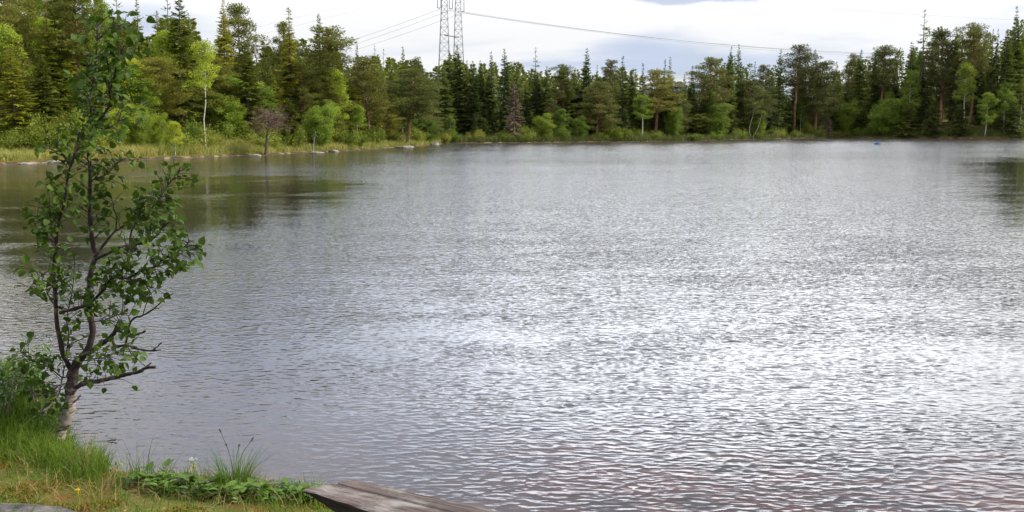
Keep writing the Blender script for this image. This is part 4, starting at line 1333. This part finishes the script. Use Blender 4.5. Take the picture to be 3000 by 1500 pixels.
# ------------------------------------------------------------------ foreground: weathered bench board
zp = 0.80
A_, B_, C_, D_ = (at_z(*q, zp) for q in ((884, 1434), (1043, 1405), (1483, 1500), (1094, 1500)))
ax = norm((C_ - B_))
nrm = np.array([-ax[1], ax[0], 0])
o0 = (A_ + B_) / 2
mb = MB()
NS = 46
Lb = 2.3
rsB = np.random.RandomState(3)


def loc_(p):
    d_ = p - o0
    return np.array([d_ @ ax, d_ @ nrm])


la, lb, lc, ld = loc_(A_), loc_(B_), loc_(C_), loc_(D_)
NC = 40
NS = 90
xs_ = (np.linspace(0, 1, NS) ** 1.25)
top_v, side_v, TH = [], [], 0.09


def thick(x):
    return 0.012 + 0.080 * (1 - math.exp(-max(x, 0) / 0.13))


for t in xs_:
    xf = lb[0] + (Lb - lb[0]) * t
    xn = la[0] + (Lb - la[0]) * t
    yf = lb[1] + 0.004 * math.sin(xf * 9) + 0.002 * math.sin(xf * 31) + 0.0012 * rsB.normal()
    yn = la[1] + (ld[1] - la[1]) * min(1.25, (xn - la[0]) / (ld[0] - la[0])) + 0.004 * math.sin(xn * 7 + 1) + 0.001 * rsB.normal()
    row = []
    for c in range(NC + 1):
        s = c / NC
        x_, y_ = xn + (xf - xn) * s, yn + (yf - yn) * s
        cr1 = -0.016 * math.exp(-((s - 0.62 + 0.020 * math.sin(x_ * 11) + 0.008 * math.sin(x_ * 37)) / 0.016) ** 2) * (1 if x_ > -0.02 else 0.3)
        cr2 = -0.008 * math.exp(-((s - 0.33 + 0.015 * math.sin(x_ * 8 + 2)) / 0.014) ** 2) * (1 if 0.25 < x_ < 0.8 else 0)
        edge = -0.004 * (abs(2 * s - 1) ** 24)
        row.append([x_, y_, cr1 + cr2 + edge + 0.0012 * math.sin(x_ * 40 + s * 9) + 0.0009 * math.sin(s * 70 + 3 * math.sin(x_ * 6))])
    top_v.append(row)
    th_ = thick(xn - la[0])
    under = []
    for c in range(7):
        q = c / 6
        under.append([xn + (xf - xn) * (0.001 + 0.16 * q), yn + (yf - yn) * (0.001 + 0.16 * q), row[0][2] - 0.0015 - th_ * math.sin(q * math.pi / 2)])
    under.append([xf - (xf - xn) * 0.12, yf - (yf - yn) * 0.12, -th_])
    under.append([xf - (xf - xn) * 0.002, yf - (yf - yn) * 0.002, row[-1][2] - 0.0015])
    side_v.append(under)


def sheet(mb, v):
    v = np.array(v)
    a_, b_ = v.shape[:2]
    i_ = np.arange((a_ - 1) * (b_ - 1))
    q_ = (i_ // (b_ - 1)) * b_ + i_ % (b_ - 1)
    mb.add(v.reshape(-1, 3), np.stack([q_, q_ + b_, q_ + b_ + 1, q_ + 1], 1))


bench = link('bench', None, loc=tuple(o0), label='weathered grey-brown plank bench in the bottom foreground', cat='bench', rz=math.atan2(ax[1], ax[0]))
mb = MB()
sheet(mb, top_v)
mb.obj('seat_board', M['plank'], bench, True)
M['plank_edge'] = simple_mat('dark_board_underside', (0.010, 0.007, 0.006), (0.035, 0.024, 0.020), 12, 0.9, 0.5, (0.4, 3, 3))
mb = MB()
sheet(mb, side_v)
n_u = len(side_v[0])
mb.add(np.array(side_v[0]), np.arange(n_u)[None])
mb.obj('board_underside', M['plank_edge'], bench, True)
for xl_ in (0.55, 1.9):
    mb = MB()
    pw = o0 + ax * xl_ + nrm * (-0.02)
    zg = hz(pw[0], pw[1])
    zg = min(zg, 0.35)
    TH = 0.06
    tube(mb, [[xl_, -0.03, -TH + 0.004], [xl_, -0.035, -TH - 0.2], [xl_ + .01, -0.03, zg - 0.15 - zp]], [0.085, 0.09, 0.105], 14)
    mb.obj('leg', M['bark_dark'], bench, True)

# ------------------------------------------------------------------ foreground birch sapling, limbs traced at their own depths
def z5(pts):
    return [(x * 0.5435, 400 + y * 0.5435) for x, y in pts]


def z1(pts):
    return [(x * 0.3882, y * 0.3882) for x, y in pts]


def z6(pts):
    return [(x * 0.3881, 1000 + y * 0.3881) for x, y in pts]


base = at_z(178, 1262, 0.40)
YB = base[1]
zbase = hz(base[0], base[1])
sap = link('birch_sapling', None, loc=(base[0], base[1], zbase), label='young birch with dark twigs leaning over the water at the lower left', cat='birch tree')
orgS = np.array([base[0], base[1], zbase])
PXM = YB / FPX
rsS = np.random.RandomState(19)


def limb(mb, pts, r0, r1, y0=0.0, y1=0.0, n=7, k=4):
    """pixel polyline -> tube; y0..y1 is how far it goes back or forward (metres) along its length"""
    m_ = len(pts)
    P3 = [at_depth(x, y, YB + y0 + (y1 - y0) * i / max(1, m_ - 1)) - orgS for i, (x, y) in enumerate(pts)]
    c = smooth_path(P3, k)
    rr = np.linspace(r0, r1, len(c)) * PXM * (0.80 if n < 12 else 1.0)
    tube(mb, c + rsS.normal(size=c.shape) * 0.0012, rr * (1 + 0.07 * rsS.normal(size=len(c))), n)
    return c


limbs = []
mb = MB()
c = limb(mb, [(168, 1285), (176, 1256), (196, 1222), (205, 1170), (210, 1128), (216, 1085), (232, 1054)], 22, 14, 0.0, 0, 12, 5)
mb2 = c
mainB = [(228, 1062)] + z5([(470, 1150), (495, 1080), (500, 1030), (480, 930), (480, 820), (490, 730), (510, 650), (500, 580), (490, 480), (480, 350), (485, 200), (480, 100)]) + z1([(690, 1000), (690, 850), (680, 780), (690, 680), (715, 560), (725, 400), (735, 240), (730, 130)])
c = limb(mb, mainB, 13, 2.0, 0, 0.15, 8, 4)
limbs.append((mb, 'trunk', c, 0.36, 1.0, 1.1))
BR = [
    # points, r0, r1, y0, y1, leafy from, to, density
    ([(208, 1082), (196, 1060)] + z5([(335, 1150), (305, 980), (300, 870), (290, 750), (300, 620), (310, 500), (350, 350), (365, 220), (390, 130)]) + z1([(590, 1050), (600, 985)]), 9.5, 3, 0, -0.25, 0.30, 1, 1.1),
    (z1([(700, 940), (770, 880), (830, 780), (825, 650), (815, 520), (805, 420)]), 5, 2, 0.1, 0.0, 0.2, 1, 1.0),
    (z1([(822, 700), (860, 600), (880, 480), (935, 340)]), 4, 1.5, 0.05, -0.05, 0.1, 1, 1.3),
    (z1([(738, 300), (810, 230), (860, 180), (940, 210), (1040, 222)]), 2.5, 1, 0.1, 0.0, 0.2, 1, 1.0),
    (z5([(440, 1190), (520, 1135), (590, 1085), (620, 1050), (645, 992)]), 11, 6, 0, -0.1, 2, 2, 0),
    (z5([(625, 1045), (660, 1055), (695, 1075), (745, 1065), (785, 1048)]), 5.5, 3.5, -0.08, -0.14, 2, 2, 0),
    (z5([(603, 1100), (625, 1130), (690, 1125), (740, 1145), (810, 1155), (862, 1150)]), 5.5, 3, -0.08, -0.2, 0.2, 0.5, 0.5),
    (z5([(825, 1152), (850, 1130), (872, 1108)]), 3, 2.4, -0.2, -0.2, 2, 2, 0),
    (z5([(680, 1122), (685, 1075), (710, 990), (770, 965), (830, 930), (880, 880), (935, 845)]), 4.5, 1.8, -0.1, -0.3, 2, 2, 0),
    (z5([(770, 965), (785, 910), (805, 860), (810, 815)]), 2, 1, -0.2, -0.25, 0.5, 1, 0.9),
    (z5([(830, 930), (855, 925), (872, 915)]), 1.4, 1, -0.25, -0.25, 2, 2, 0),
    (z5([(512, 650), (540, 610), (600, 530), (640, 500), (680, 470), (750, 400), (800, 330)]), 6, 2, 0, 0.2, 0.45, 1, 1.3),
    (z5([(625, 505), (628, 440), (600, 330)]), 3, 1.5, 0.1, 0.12, 0.3, 1, 1.1),
    (z5([(515, 660), (560, 640), (640, 600), (700, 585), (780, 575), (830, 545), (900, 470), (950, 450)]), 6, 2, 0, -0.1, 0.35, 1, 1.2),
    (z5([(700, 580), (712, 500), (760, 440), (850, 350), (900, 270), (970, 180)]), 4, 1.5, 0, 0.1, 0.15, 1, 1.7),
    (z5([(325, 948), (430, 920), (510, 880), (600, 770), (660, 720), (715, 612)]), 7, 3, 0.0, -0.2, 0.1, 1, 1.3),
    (z5([(690, 765), (760, 725), (830, 705), (880, 660), (940, 630), (1000, 590), (1022, 560)]), 5, 2, -0.15, -0.3, 0.2, 1, 1.7),
    (z5([(520, 870), (600, 770), (690, 765), (760, 790), (820, 820)]), 4, 1.5, -0.1, -0.3, 0.2, 1, 1.2),
    (z5([(300, 690), (250, 730), (190, 780), (150, 830)]), 3, 1.2, -0.1, -0.3, 0.35, 1, 1.3),
    (z5([(285, 900), (255, 840), (255, 770)]), 2.6, 1.2, 0, -0.1, 0.3, 1, 0.8),
    (z5([(190, 765), (165, 735), (150, 700)]), 2, 1, -0.2, -0.3, 2, 2, 0),
    (z5([(180, 750), (150, 755), (135, 740)]), 1.6, 1, -0.2, -0.25, 2, 2, 0),
    (z5([(300, 560), (250, 480), (200, 440)]), 3, 1.2, -0.1, -0.2, 0.2, 1, 1.3),
    (z5([(330, 450), (270, 420), (240, 370)]), 3, 1.2, -0.1, -0.2, 0.2, 1, 1.3),
    (z5([(350, 1210), (370, 1080), (360, 980), (390, 830), (405, 640)]), 3, 1.2, 0, 0.1, 0.1, 0.85, 0.7),
    (z5([(490, 1000), (560, 990), (640, 960), (700, 965)]), 2.4, 1, 0, -0.2, 0.15, 1, 1.0),
    (z5([(440, 1210), (500, 1200), (560, 1190), (640, 1160)]), 2.4, 1, 0, -0.3, 0.15, 1, 0.9),
    (z5([(480, 240), (540, 220), (600, 180), (650, 120)]), 3.4, 1.2, 0.05, 0.1, 0.1, 1, 1.6),
    (z5([(370, 150), (330, 90), (300, 40)]), 3, 1.2, -0.2, -0.25, 0.1, 1, 1.3),
    (z1([(680, 800), (640, 720), (580, 560)]), 2.4, 1, 0.1, 0.2, 0.1, 1, 1.0),
    (z1([(700, 620), (650, 560), (600, 520)]), 2.0, 1, 0.1, 0.0, 0.1, 1, 1.0),
    (z1([(690, 1010), (780, 980), (880, 930), (930, 800)]), 3, 1.2, 0.1, 0, 0.1, 1, 1.5),
    (z1([(730, 240), (690, 190), (640, 140)]), 2, 1, 0.1, 0, 0.2, 1, 0.9),
    (z6([(578, 352), (640, 312), (740, 300), (880, 268), (980, 245), (1060, 225), (1100, 200), (1170, 194)]), 10, 5, 0, -0.2, 0.1, 0.5, 0.45),
    (z6([(1095, 205), (1120, 180), (1142, 163)]), 4, 3, -0.2, -0.2, 2, 2, 0),
    (z6([(965, 40), (980, 80), (1030, 130), (1095, 185)]), 2.4, 1.8, -0.1, -0.2, 2, 2, 0),
    (z6([(540, 250), (470, 270), (380, 200), (280, 160), (160, 85)]), 3, 1.2, 0, -0.3, 0.35, 1, 1.4),
    (z6([(500, 320), (450, 330), (400, 370), (345, 400), (290, 400)]), 2.6, 1.2, 0, -0.25, 0.2, 1, 1.2),
    (z6([(305, 560), (380, 480), (430, 430), (460, 330), (490, 180), (545, 0)]), 4.5, 1.5, -0.1, 0.0, 0.15, 0.9, 0.55),
    (z6([(560, 455), (590, 430), (608, 408)]), 4, 3, 0, -0.05, 2, 2, 0),
    (z6([(300, 570), (335, 480), (350, 440)]), 2.5, 1.4, -0.1, -0.15, 0.2, 1, 0.9),
]
for pts, r0, r1, y0, y1, s0, s1, dn in BR:
    mb = MB()
    c = limb(mb, pts, r0, r1, y0, y1)
    limbs.append((mb, 'branch', c, s0, s1, dn))


def leaf_template(l=1.0, w_=0.8, fold=0.12, droop=0.12):
    """ovate leaf: midrib with two halves, x = along, y = side, z = up; returns verts, quads, tris"""
    xs = np.array([0.0, 0.12, 0.35, 0.62, 0.85, 1.0])
    ws = np.array([0.0, 0.36, 0.50, 0.38, 0.16, 0.0])
    V, idx = [], []
    for x, q in zip(xs, ws):
        z = -droop * x * x
        V += [[x * l, 0, z], [x * l, q * w_, z + fold * q * 2], [x * l, -q * w_, z + fold * q * 2]]
    Q = []
    for k in range(5):
        a, b = 3 * k, 3 * k + 3
        Q.append([a, b, b + 1, a + 1])
        Q.append([a, a + 2, b + 2, b])
    V += [[0, 0.012, 0], [0, -0.012, 0], [-0.38, -0.012, 0.05], [-0.38, 0.012, 0.05]]
    Q.append([18, 19, 20, 21])
    return np.array(V), np.array(Q)


def stamp(mb, tmpl, O, X_, Z_, S):
    V, Q = tmpl
    X_ = norm(X_)
    Y_ = norm(np.cross(Z_, X_))
    Z2 = np.cross(X_, Y_)
    n = len(O)
    S = np.broadcast_to(S, (n,))
    W_ = O[:, None] + S[:, None, None] * (V[None, :, 0:1] * X_[:, None] + V[None, :, 1:2] * Y_[:, None] + V[None, :, 2:3] * Z2[:, None])
    mb.add(W_.reshape(-1, 3), (Q[None] + (np.arange(n) * len(V))[:, None, None]).reshape(-1, 4))


LEAVES = [leaf_template(1, 0.82, f, d_) for f, d_ in ((0.05, 0.05), (0.14, 0.15), (0.22, 0.25), (0.02, 0.3))]
fol = MB()
for bmb, bname, c, s0, s1, dn in limbs:
    if s0 >= 1:
        bmb.obj(bname, M['near_bark'], sap, True)
        continue
    seg = np.linalg.norm(np.diff(c, axis=0), axis=1)
    acc = np.concatenate([[0], np.cumsum(seg)])
    Lt = acc[-1]
    if c[:, 2].mean() > 1.9:
        dn *= 0.70
    else:
        dn *= 1.25
    ntw = max(2, int((s1 - s0) * Lt / 0.0155 * dn))
    for k in range(ntw):
        s = (s0 + (s1 - s0) * (k + rsS.rand()) / ntw) * Lt
        p0 = np.array([np.interp(s, acc, c[:, j]) for j in range(3)])
        p1 = np.array([np.interp(min(s + 0.02, Lt), acc, c[:, j]) for j in range(3)])
        tg = norm(p1 - p0 + 1e-6)
        rd = norm(np.cross(tg, rsS.normal(size=3)))
        rd[1] *= 0.8
        dd = norm(tg * 0.55 + rd + np.array([0, 0, 0.15]))
        Lw = rsS.uniform(0.03, 0.13)
        e = p0 + dd * Lw
        tube(bmb, [p0 - dd * 0.003, (p0 + e) / 2 + [0, 0, 0.006], e], [0.0024, 0.0018, 0.0012], 4, False)
        m_ = rsS.randint(1, 4) + (1 if Lw > 0.08 else 0)
        for q in range(m_):
            f = 1 - q * 0.3 * rsS.rand() if q else 1
            o = p0 + (e - p0) * f
            ld = norm(dd * 0.6 + rsS.normal(size=3) * 0.7 + np.array([0, 0, -0.35]))
            zz_n = norm(np.array([0, 0, 1.0]) + rsS.normal(size=3) * 0.55)
            S = rsS.uniform(0.029, 0.053) * (1.25 if c[:, 2].mean() > 2.0 else 1.0)
            stamp(fol, LEAVES[rsS.randint(4)], (o + ld * S * 0.38)[None], ld[None], zz_n[None], S)
    bmb.obj(bname, M['near_bark'], sap, True)
fol.obj('foliage', M['fleaf'], sap)

# ------------------------------------------------------------------ near bank vegetation
rsN = np.random.RandomState(41)


def near_points(n, x0, x1, y0, y1, dens=None):
    P = np.column_stack([rsN.uniform(x0, x1, n), rsN.uniform(y0, y1, n)])
    s = sdf(P)
    P = P[s > 0.02]
    s = s[s > 0.02]
    return np.column_stack([P, height(P)]), s


# short turf everywhere on the bank
P, s = near_points(46000, -4.6, -0.3, 3.6, 7.6)
keep = vnoise(P[:, 0], P[:, 1], 5.0, 2) + 0.5 * rsN.normal(size=len(P)) > -0.1
P = P[keep]
mb = MB()
blades(mb, P - [0, 0, .01], (0.03 + 0.13 * rsN.rand(len(P)) ** 2.2) * (1 + 0.5 * vnoise(P[:, 0], P[:, 1], 8, 31)), 0.0045, rsN.uniform(0.2, 0.9, len(P)), rsN)
mb.obj('turf', M['grass'], kind='stuff', label='short green turf on the near bank', cat='grass')
# tall grass on the mound at the left
P, s = near_points(52000, -4.4, -1.95, 4.7, 7.5)
d_ = P[:, 1]
keep = (P[:, 0] / P[:, 1] < -0.43 + 0.02 * vnoise(P[:, 0], P[:, 1], 9, 3)) & (rsN.rand(len(P)) < smooth(4.95, 5.3, d_ + 0.18 * vnoise(P[:, 0], P[:, 1], 5, 6)))
P = P[keep]
mb = MB()
blades(mb, P - [0, 0, .01], rsN.uniform(0.10, 0.31, len(P)) * (0.75 + 0.3 * vnoise(P[:, 0], P[:, 1], 4, 9)), 0.0055, rsN.uniform(0.15, 0.8, len(P)), rsN, 4)
mb.obj('tall_grass', M['grass'], kind='stuff', label='tall fresh grass covering the mound at the left', cat='grass')
# dry straw
P, s = near_points(6500, -4.4, -0.3, 3.6, 7.0)
mb = MB()
keep = rsN.rand(len(P)) < np.where(np.abs(P[:, 1] - 5.1) < 0.5, 0.9, 0.3)
P = P[keep]
blades(mb, P - [0, 0, .005], rsN.uniform(0.03, 0.15, len(P)), 0.004, rsN.uniform(0.7, 1.9, len(P)), rsN, 4)
mb.obj('dry_grass', M['straw'], kind='stuff', label='dry straw lying among the turf', cat='grass')
# moss cushions (rust and yellow-green)
mossm = foliage_mat('moss', (0.14, 0.062, 0.008), (0.15, 0.12, 0.014), 0.1, 0.95, clump=5, obj_var=0)
P, s = near_points(50000, -4.4, -0.4, 3.9, 5.8)
keep = vnoise(P[:, 0], P[:, 1], 7.0, 12) > 0.0
P = P[keep]
mb = MB()
diamonds(mb, P, np.array([0, 0, 1.0]) + rsN.normal(size=(len(P), 3)) * 0.5, rsN.uniform(0.008, 0.022, len(P)), 0.008, rsN)
mb.obj('moss', mossm, kind='stuff', label='rusty yellow moss cushions on the near bank', cat='moss')


def tuft(px, py, n, hmin, hmax, spread, lean, label, mat='grass', w_=0.0045, rad=0.05, dry=0, heads=0, z=None):
    zt = 0.35 if z is None else z
    p = at_z(px, py, zt)
    zg = hz(p[0], p[1])
    zg = max(zg, 0.0) if z is None else zg
    e = link('grass_tuft', None, loc=(p[0], p[1], zg), label=label, cat='grass tuft')
    mb = MB()
    a = rsN.rand(n) * 6.283
    P = np.column_stack([np.cos(a), np.sin(a), np.zeros(n)]) * (rad * np.sqrt(rsN.rand(n)))[:, None]
    P[:, 2] = -0.02
    blades(mb, P, rsN.uniform(hmin, hmax, n), w_, rsN.uniform(0.1, lean, n), rsN, 6, az=a + rsN.normal(size=n) * 0.5)
    mb.obj('blades', M[mat], e)
    if dry:
        mb = MB()
        a = rsN.rand(dry) * 6.283
        P = np.column_stack([np.cos(a), np.sin(a), np.zeros(dry)]) * (rad * 1.2 * np.sqrt(rsN.rand(dry)))[:, None]
        blades(mb, P, rsN.uniform(0.05, hmax * 0.55, dry), 0.0045, rsN.uniform(0.8, 2.2, dry), rsN, 6, az=a)
        mb.obj('dry_blades', M['straw'], e)
    for k in range(heads):
        a = rsN.rand() * 6.28
        h_ = hmax * rsN.uniform(0.85, 1.1)
        l_ = rsN.uniform(0.1, 0.45)
        q = smooth_path([[0, 0, 0], [math.cos(a) * l_ * h_ * .3, math.sin(a) * l_ * h_ * .3, h_ * .6], [math.cos(a) * l_ * h_, math.sin(a) * l_ * h_, h_]], 4)
        mb = MB()
        tube(mb, q, 0.0012, 4)
        tube(mb, [q[-1] - (q[-1] - q[-2]) * .2, q[-1] + (q[-1] - q[-2]) * 0.12, q[-1] + (q[-1] - q[-2]) * 0.4], [0.002, 0.005, 0.002], 6)
        mb.obj('flower_head', M['bark_dark'], e)
    return e


tuft(690, 1458, 300, 0.10, 0.31, 0.1, 0.75, 'big arching grass tuft with dark seed heads left of the board', rad=0.07, dry=220, heads=4)
tuft(375, 1446, 22, 0.12, 0.26, 0.1, 0.6, 'slender grass tuft on the bank edge, left of the reddish twigs', rad=0.05)
tuft(415, 1450, 16, 0.14, 0.32, 0.1, 0.4, 'tallest thin upright grass tuft near the reddish twigs', rad=0.03)
tuft(480, 1448, 14, 0.12, 0.24, 0.1, 0.5, 'sparse grass tuft behind the leafy plants beside the reddish twigs', rad=0.04)
tuft(520, 1452, 16, 0.08, 0.2, 0.1, 0.6, 'short grass tuft between the reddish twigs and the arching tuft', rad=0.05)
tuft(262, 1416, 60, 0.10, 0.27, 0.1, 0.7, 'loose grass tuft at the inner corner of the bank', rad=0.10, dry=20)
tuft(320, 1440, 60, 0.06, 0.17, 0.1, 0.9, 'dense low grass tuft right of the bank corner', rad=0.10, dry=20)
tuft(300, 1475, 70, 0.06, 0.15, 0.1, 0.9, 'dense low grass tuft in front of the bank corner', rad=0.12, dry=20)
tuft(235, 1400, 30, 0.10, 0.3, 0.1, 0.6, 'wispy grass tuft at the foot of the mound', rad=0.05, mat='straw')
tuft(1165, 1500, 12, 0.12, 0.30, 0.1, 0.3, 'few thin grass blades rising behind the board', rad=0.04, z=0.12)
tuft(2470, 1560, 60, 0.10, 0.22, 0.1, 0.9, 'dark grass tuft at the bottom edge on the right', rad=0.06, z=-0.02, dry=14)

# broad-leaved plants on the bank edge
OVAL = [leaf_template(1, 0.62, f, d_) for f, d_ in ((0.05, 0.2), (0.12, 0.35))]


def leafy_plant_mesh(seed):
    rs = np.random.RandomState(seed)
    mb, st = MB(), MB()
    for k in range(7):
        a = rs.rand() * 6.28
        rr = rs.rand() * 0.05
        b = np.array([math.cos(a) * rr, math.sin(a) * rr, 0])
        t_ = b * 1.6 + [0, 0, rs.uniform(0.03, 0.09)]
        tube(st, [b - [0, 0, .02], t_], 0.002, 4)
        for q in range(rs.randint(3, 6)):
            aa = rs.rand() * 6.28
            ld = np.array([math.cos(aa), math.sin(aa), rs.uniform(0.1, 1.0)])
            stamp(mb, OVAL[rs.randint(2)], t_[None], norm(ld)[None], np.array([[0, 0, 1.0]]) + rs.normal(size=(1, 3)) * .2, rs.uniform(0.04, 0.062))
    return st.mesh('leafy_stems', M['leafy']), mb.mesh('leafy_leaves', M['leafy'])


LP = [leafy_plant_mesh(k) for k in (1, 2, 3, 4)]
lp_px = [(395, 1462), (425, 1468), (455, 1462), (490, 1466), (520, 1472), (555, 1470), (585, 1482), (620, 1478), (640, 1495), (650, 1468), (675, 1490), (705, 1478),
         (735, 1470), (760, 1486), (740, 1497), (800, 1476), (830, 1468), (850, 1484), (870, 1478), (895, 1488), (920, 1484), (945, 1492), (810, 1495), (590, 1500), (470, 1490),
         (880, 1500), (960, 1502), (500, 1495), (700, 1505), (780, 1505)]
for i, (x_, y_) in enumerate(lp_px):
    p = at_z(x_, y_, 0.33)
    e = link('leafy_plant', None, loc=(p[0], p[1], hz(p[0], p[1]) - 0.005), label='low glossy broad-leaved plant in the belt along the bank edge', cat='plant',
             group='broad-leaved plants along the bank edge', rz=rsN.rand() * 6.28)
    s_ = rsN.uniform(0.75, 1.1)
    e.scale = (s_, s_, s_)
    a, b = LP[i % 4]
    link('stem', a, e)
    link('foliage', b, e)

# small-leaved bushes round the foot of the sapling
BL = leaf_template(1, 0.5, 0.08, 0.12)


def bush(px, py, zt, H, W, nst, label, az=None, spread=1.0, n_l=26, lsz=0.026):
    p = at_z(px, py, zt)
    zg = max(hz(p[0], p[1]), 0.1)
    e = link('bilberry_bush', None, loc=(p[0], p[1], zg), label=label, cat='bush')
    st, fo = MB(), MB()
    for k in range(nst):
        a = rsN.rand() * 6.28 if az is None else az + rsN.normal() * 0.5
        r_ = W * math.sqrt(rsN.rand())
        tip = np.array([math.cos(a) * r_, math.sin(a) * r_, H * rsN.uniform(0.6, 1.05)])
        c = smooth_path([[rsN.normal() * .03, rsN.normal() * .03, -0.03], tip * [0.35, 0.35, 0.6], tip], 4)
        tube(st, c, np.linspace(0.0035, 0.001, len(c)), 4, False)
        m_ = n_l
        s = 0.3 + 0.7 * rsN.rand(m_)
        O = np.array([np.interp(s, np.linspace(0, 1, len(c)), c[:, j]) for j in range(3)]).T + rsN.normal(size=(m_, 3)) * 0.018
        stamp(fo, BL, O, rsN.normal(size=(m_, 3)) + [0, 0, 0.5], rsN.normal(size=(m_, 3)) * .5 + [0, 0, 1], rsN.uniform(lsz * .7, lsz * 1.3, m_))
    st.obj('stem', M['near_bark'], e)
    fo.obj('foliage', M['leafy'], e)
    return e


bush(215, 1290, 0.35, 0.10, 0.22, 26, 'small-leaved bush spreading over the water right of the sapling foot', az=0.0, lsz=0.030)
bush(95, 1215, 0.45, 0.42, 0.22, 24, 'taller small-leaved bush just left of the sapling foot', lsz=0.024)
bush(20, 1230, 0.5, 0.34, 0.25, 20, 'small-leaved bush at the left picture edge beside bare twigs', lsz=0.026)
bush(140, 1245, 0.45, 0.22, 0.16, 18, 'low small-leaved bush in front of the sapling foot', lsz=0.024)

# bare twigs
def twigs(base_px, zt, tips, r, label, mat='near_bark'):
    p = at_z(*base_px, zt)
    zg = hz(p[0], p[1])
    b = np.array([p[0], p[1], zg])
    e = link('bare_twig', None, loc=tuple(b), label=label, cat='twig')
    for t_ in tips:
        mb = MB()
        q = [at_depth(x, y, p[1] + 0.02 * i) - b for i, (x, y) in enumerate(t_)]
        c = smooth_path([np.array([0, 0, -0.03])] + q, 4)
        tube(mb, c, np.linspace(r, r * 0.4, len(c)), 5)
        mb.obj('stem', M[mat], e, True)


redtw = simple_mat('reddish_twig', (0.10, 0.035, 0.025), (0.2, 0.09, 0.06), 20, 0.7)
M['redtw'] = redtw
twigs((562, 1455), 0.33, [[(540, 1425), (515, 1395), (475, 1367)], [(535, 1420), (505, 1395), (480, 1383)]], 0.004, 'pair of reddish bare twigs leaning left over the water', 'redtw')
twigs((5, 1215), 0.5, [[(15, 1170), (27, 1132)], [(30, 1170), (48, 1135), (52, 1110), (75, 1090)], [(4, 1180), (14, 1150)]], 0.004, 'bare brown twigs sticking up at the left picture edge')
twigs((770, 1470), 0.3, [[(772, 1440), (776, 1395)]], 0.0018, 'thin dry flower stalk right of the arching tuft', 'redtw')
twigs((825, 1470), 0.3, [[(830, 1435), (836, 1395)]], 0.0018, 'thin dry flower stalk left of the board tip', 'redtw')
# white flower by the reddish twigs
p = at_z(570, 1456, 0.33)
fl = link('wild_flower', None, loc=(p[0], p[1], hz(p[0], p[1])), label='small white wild flower beside the reddish twigs', cat='flower')
mb = MB()
tube(mb, [[0, 0, 0], [0.003, 0, 0.09], [0, 0, 0.15]], 0.0022, 5)
mb.obj('stem', M['leafy'], fl)
mb = MB()
cc = blob_points(rsN, 40, [0.022, 0.022, 0.05]) + [0, 0, 0.10]
diamonds(mb, cc, rsN.normal(size=(40, 3)), 0.014, 0.009, rsN)
mb.obj('bud', M['shoregrass'], fl)
mb = MB()
cc = blob_points(rsN, 22, [0.022, 0.016, 0.006]) + [0, 0, 0.155]
diamonds(mb, cc, rsN.normal(size=(22, 3)) + [0, 0, .5], 0.007, 0.005, rsN)
mb.obj('petal', simple_mat('white_petals', (0.7, 0.7, 0.68), (0.8, 0.8, 0.78), 10, 0.6), fl)
p = at_z(230, 1464, 0.4)
mb = MB()
cc = blob_points(rsN, 40, [0.016, 0.016, 0.006])
diamonds(mb, cc * 0.5 + [0, 0, 0.02], rsN.normal(size=(40, 3)) * [1, 1, .4] + [0, 0, .3], 0.009, 0.006, rsN)
tube(mb, [[0, 0, -0.02], [0, 0, 0.02]], 0.0015, 4)
mb.obj('yellow_flower', simple_mat('yellow_petals', (0.75, 0.42, 0.01), (0.8, 0.5, 0.02), 10, 0.6), loc=(p[0], p[1], hz(p[0], p[1]) + 0.02),
       label='tiny orange-yellow flower in the moss near the low grey stone', cat='flower')
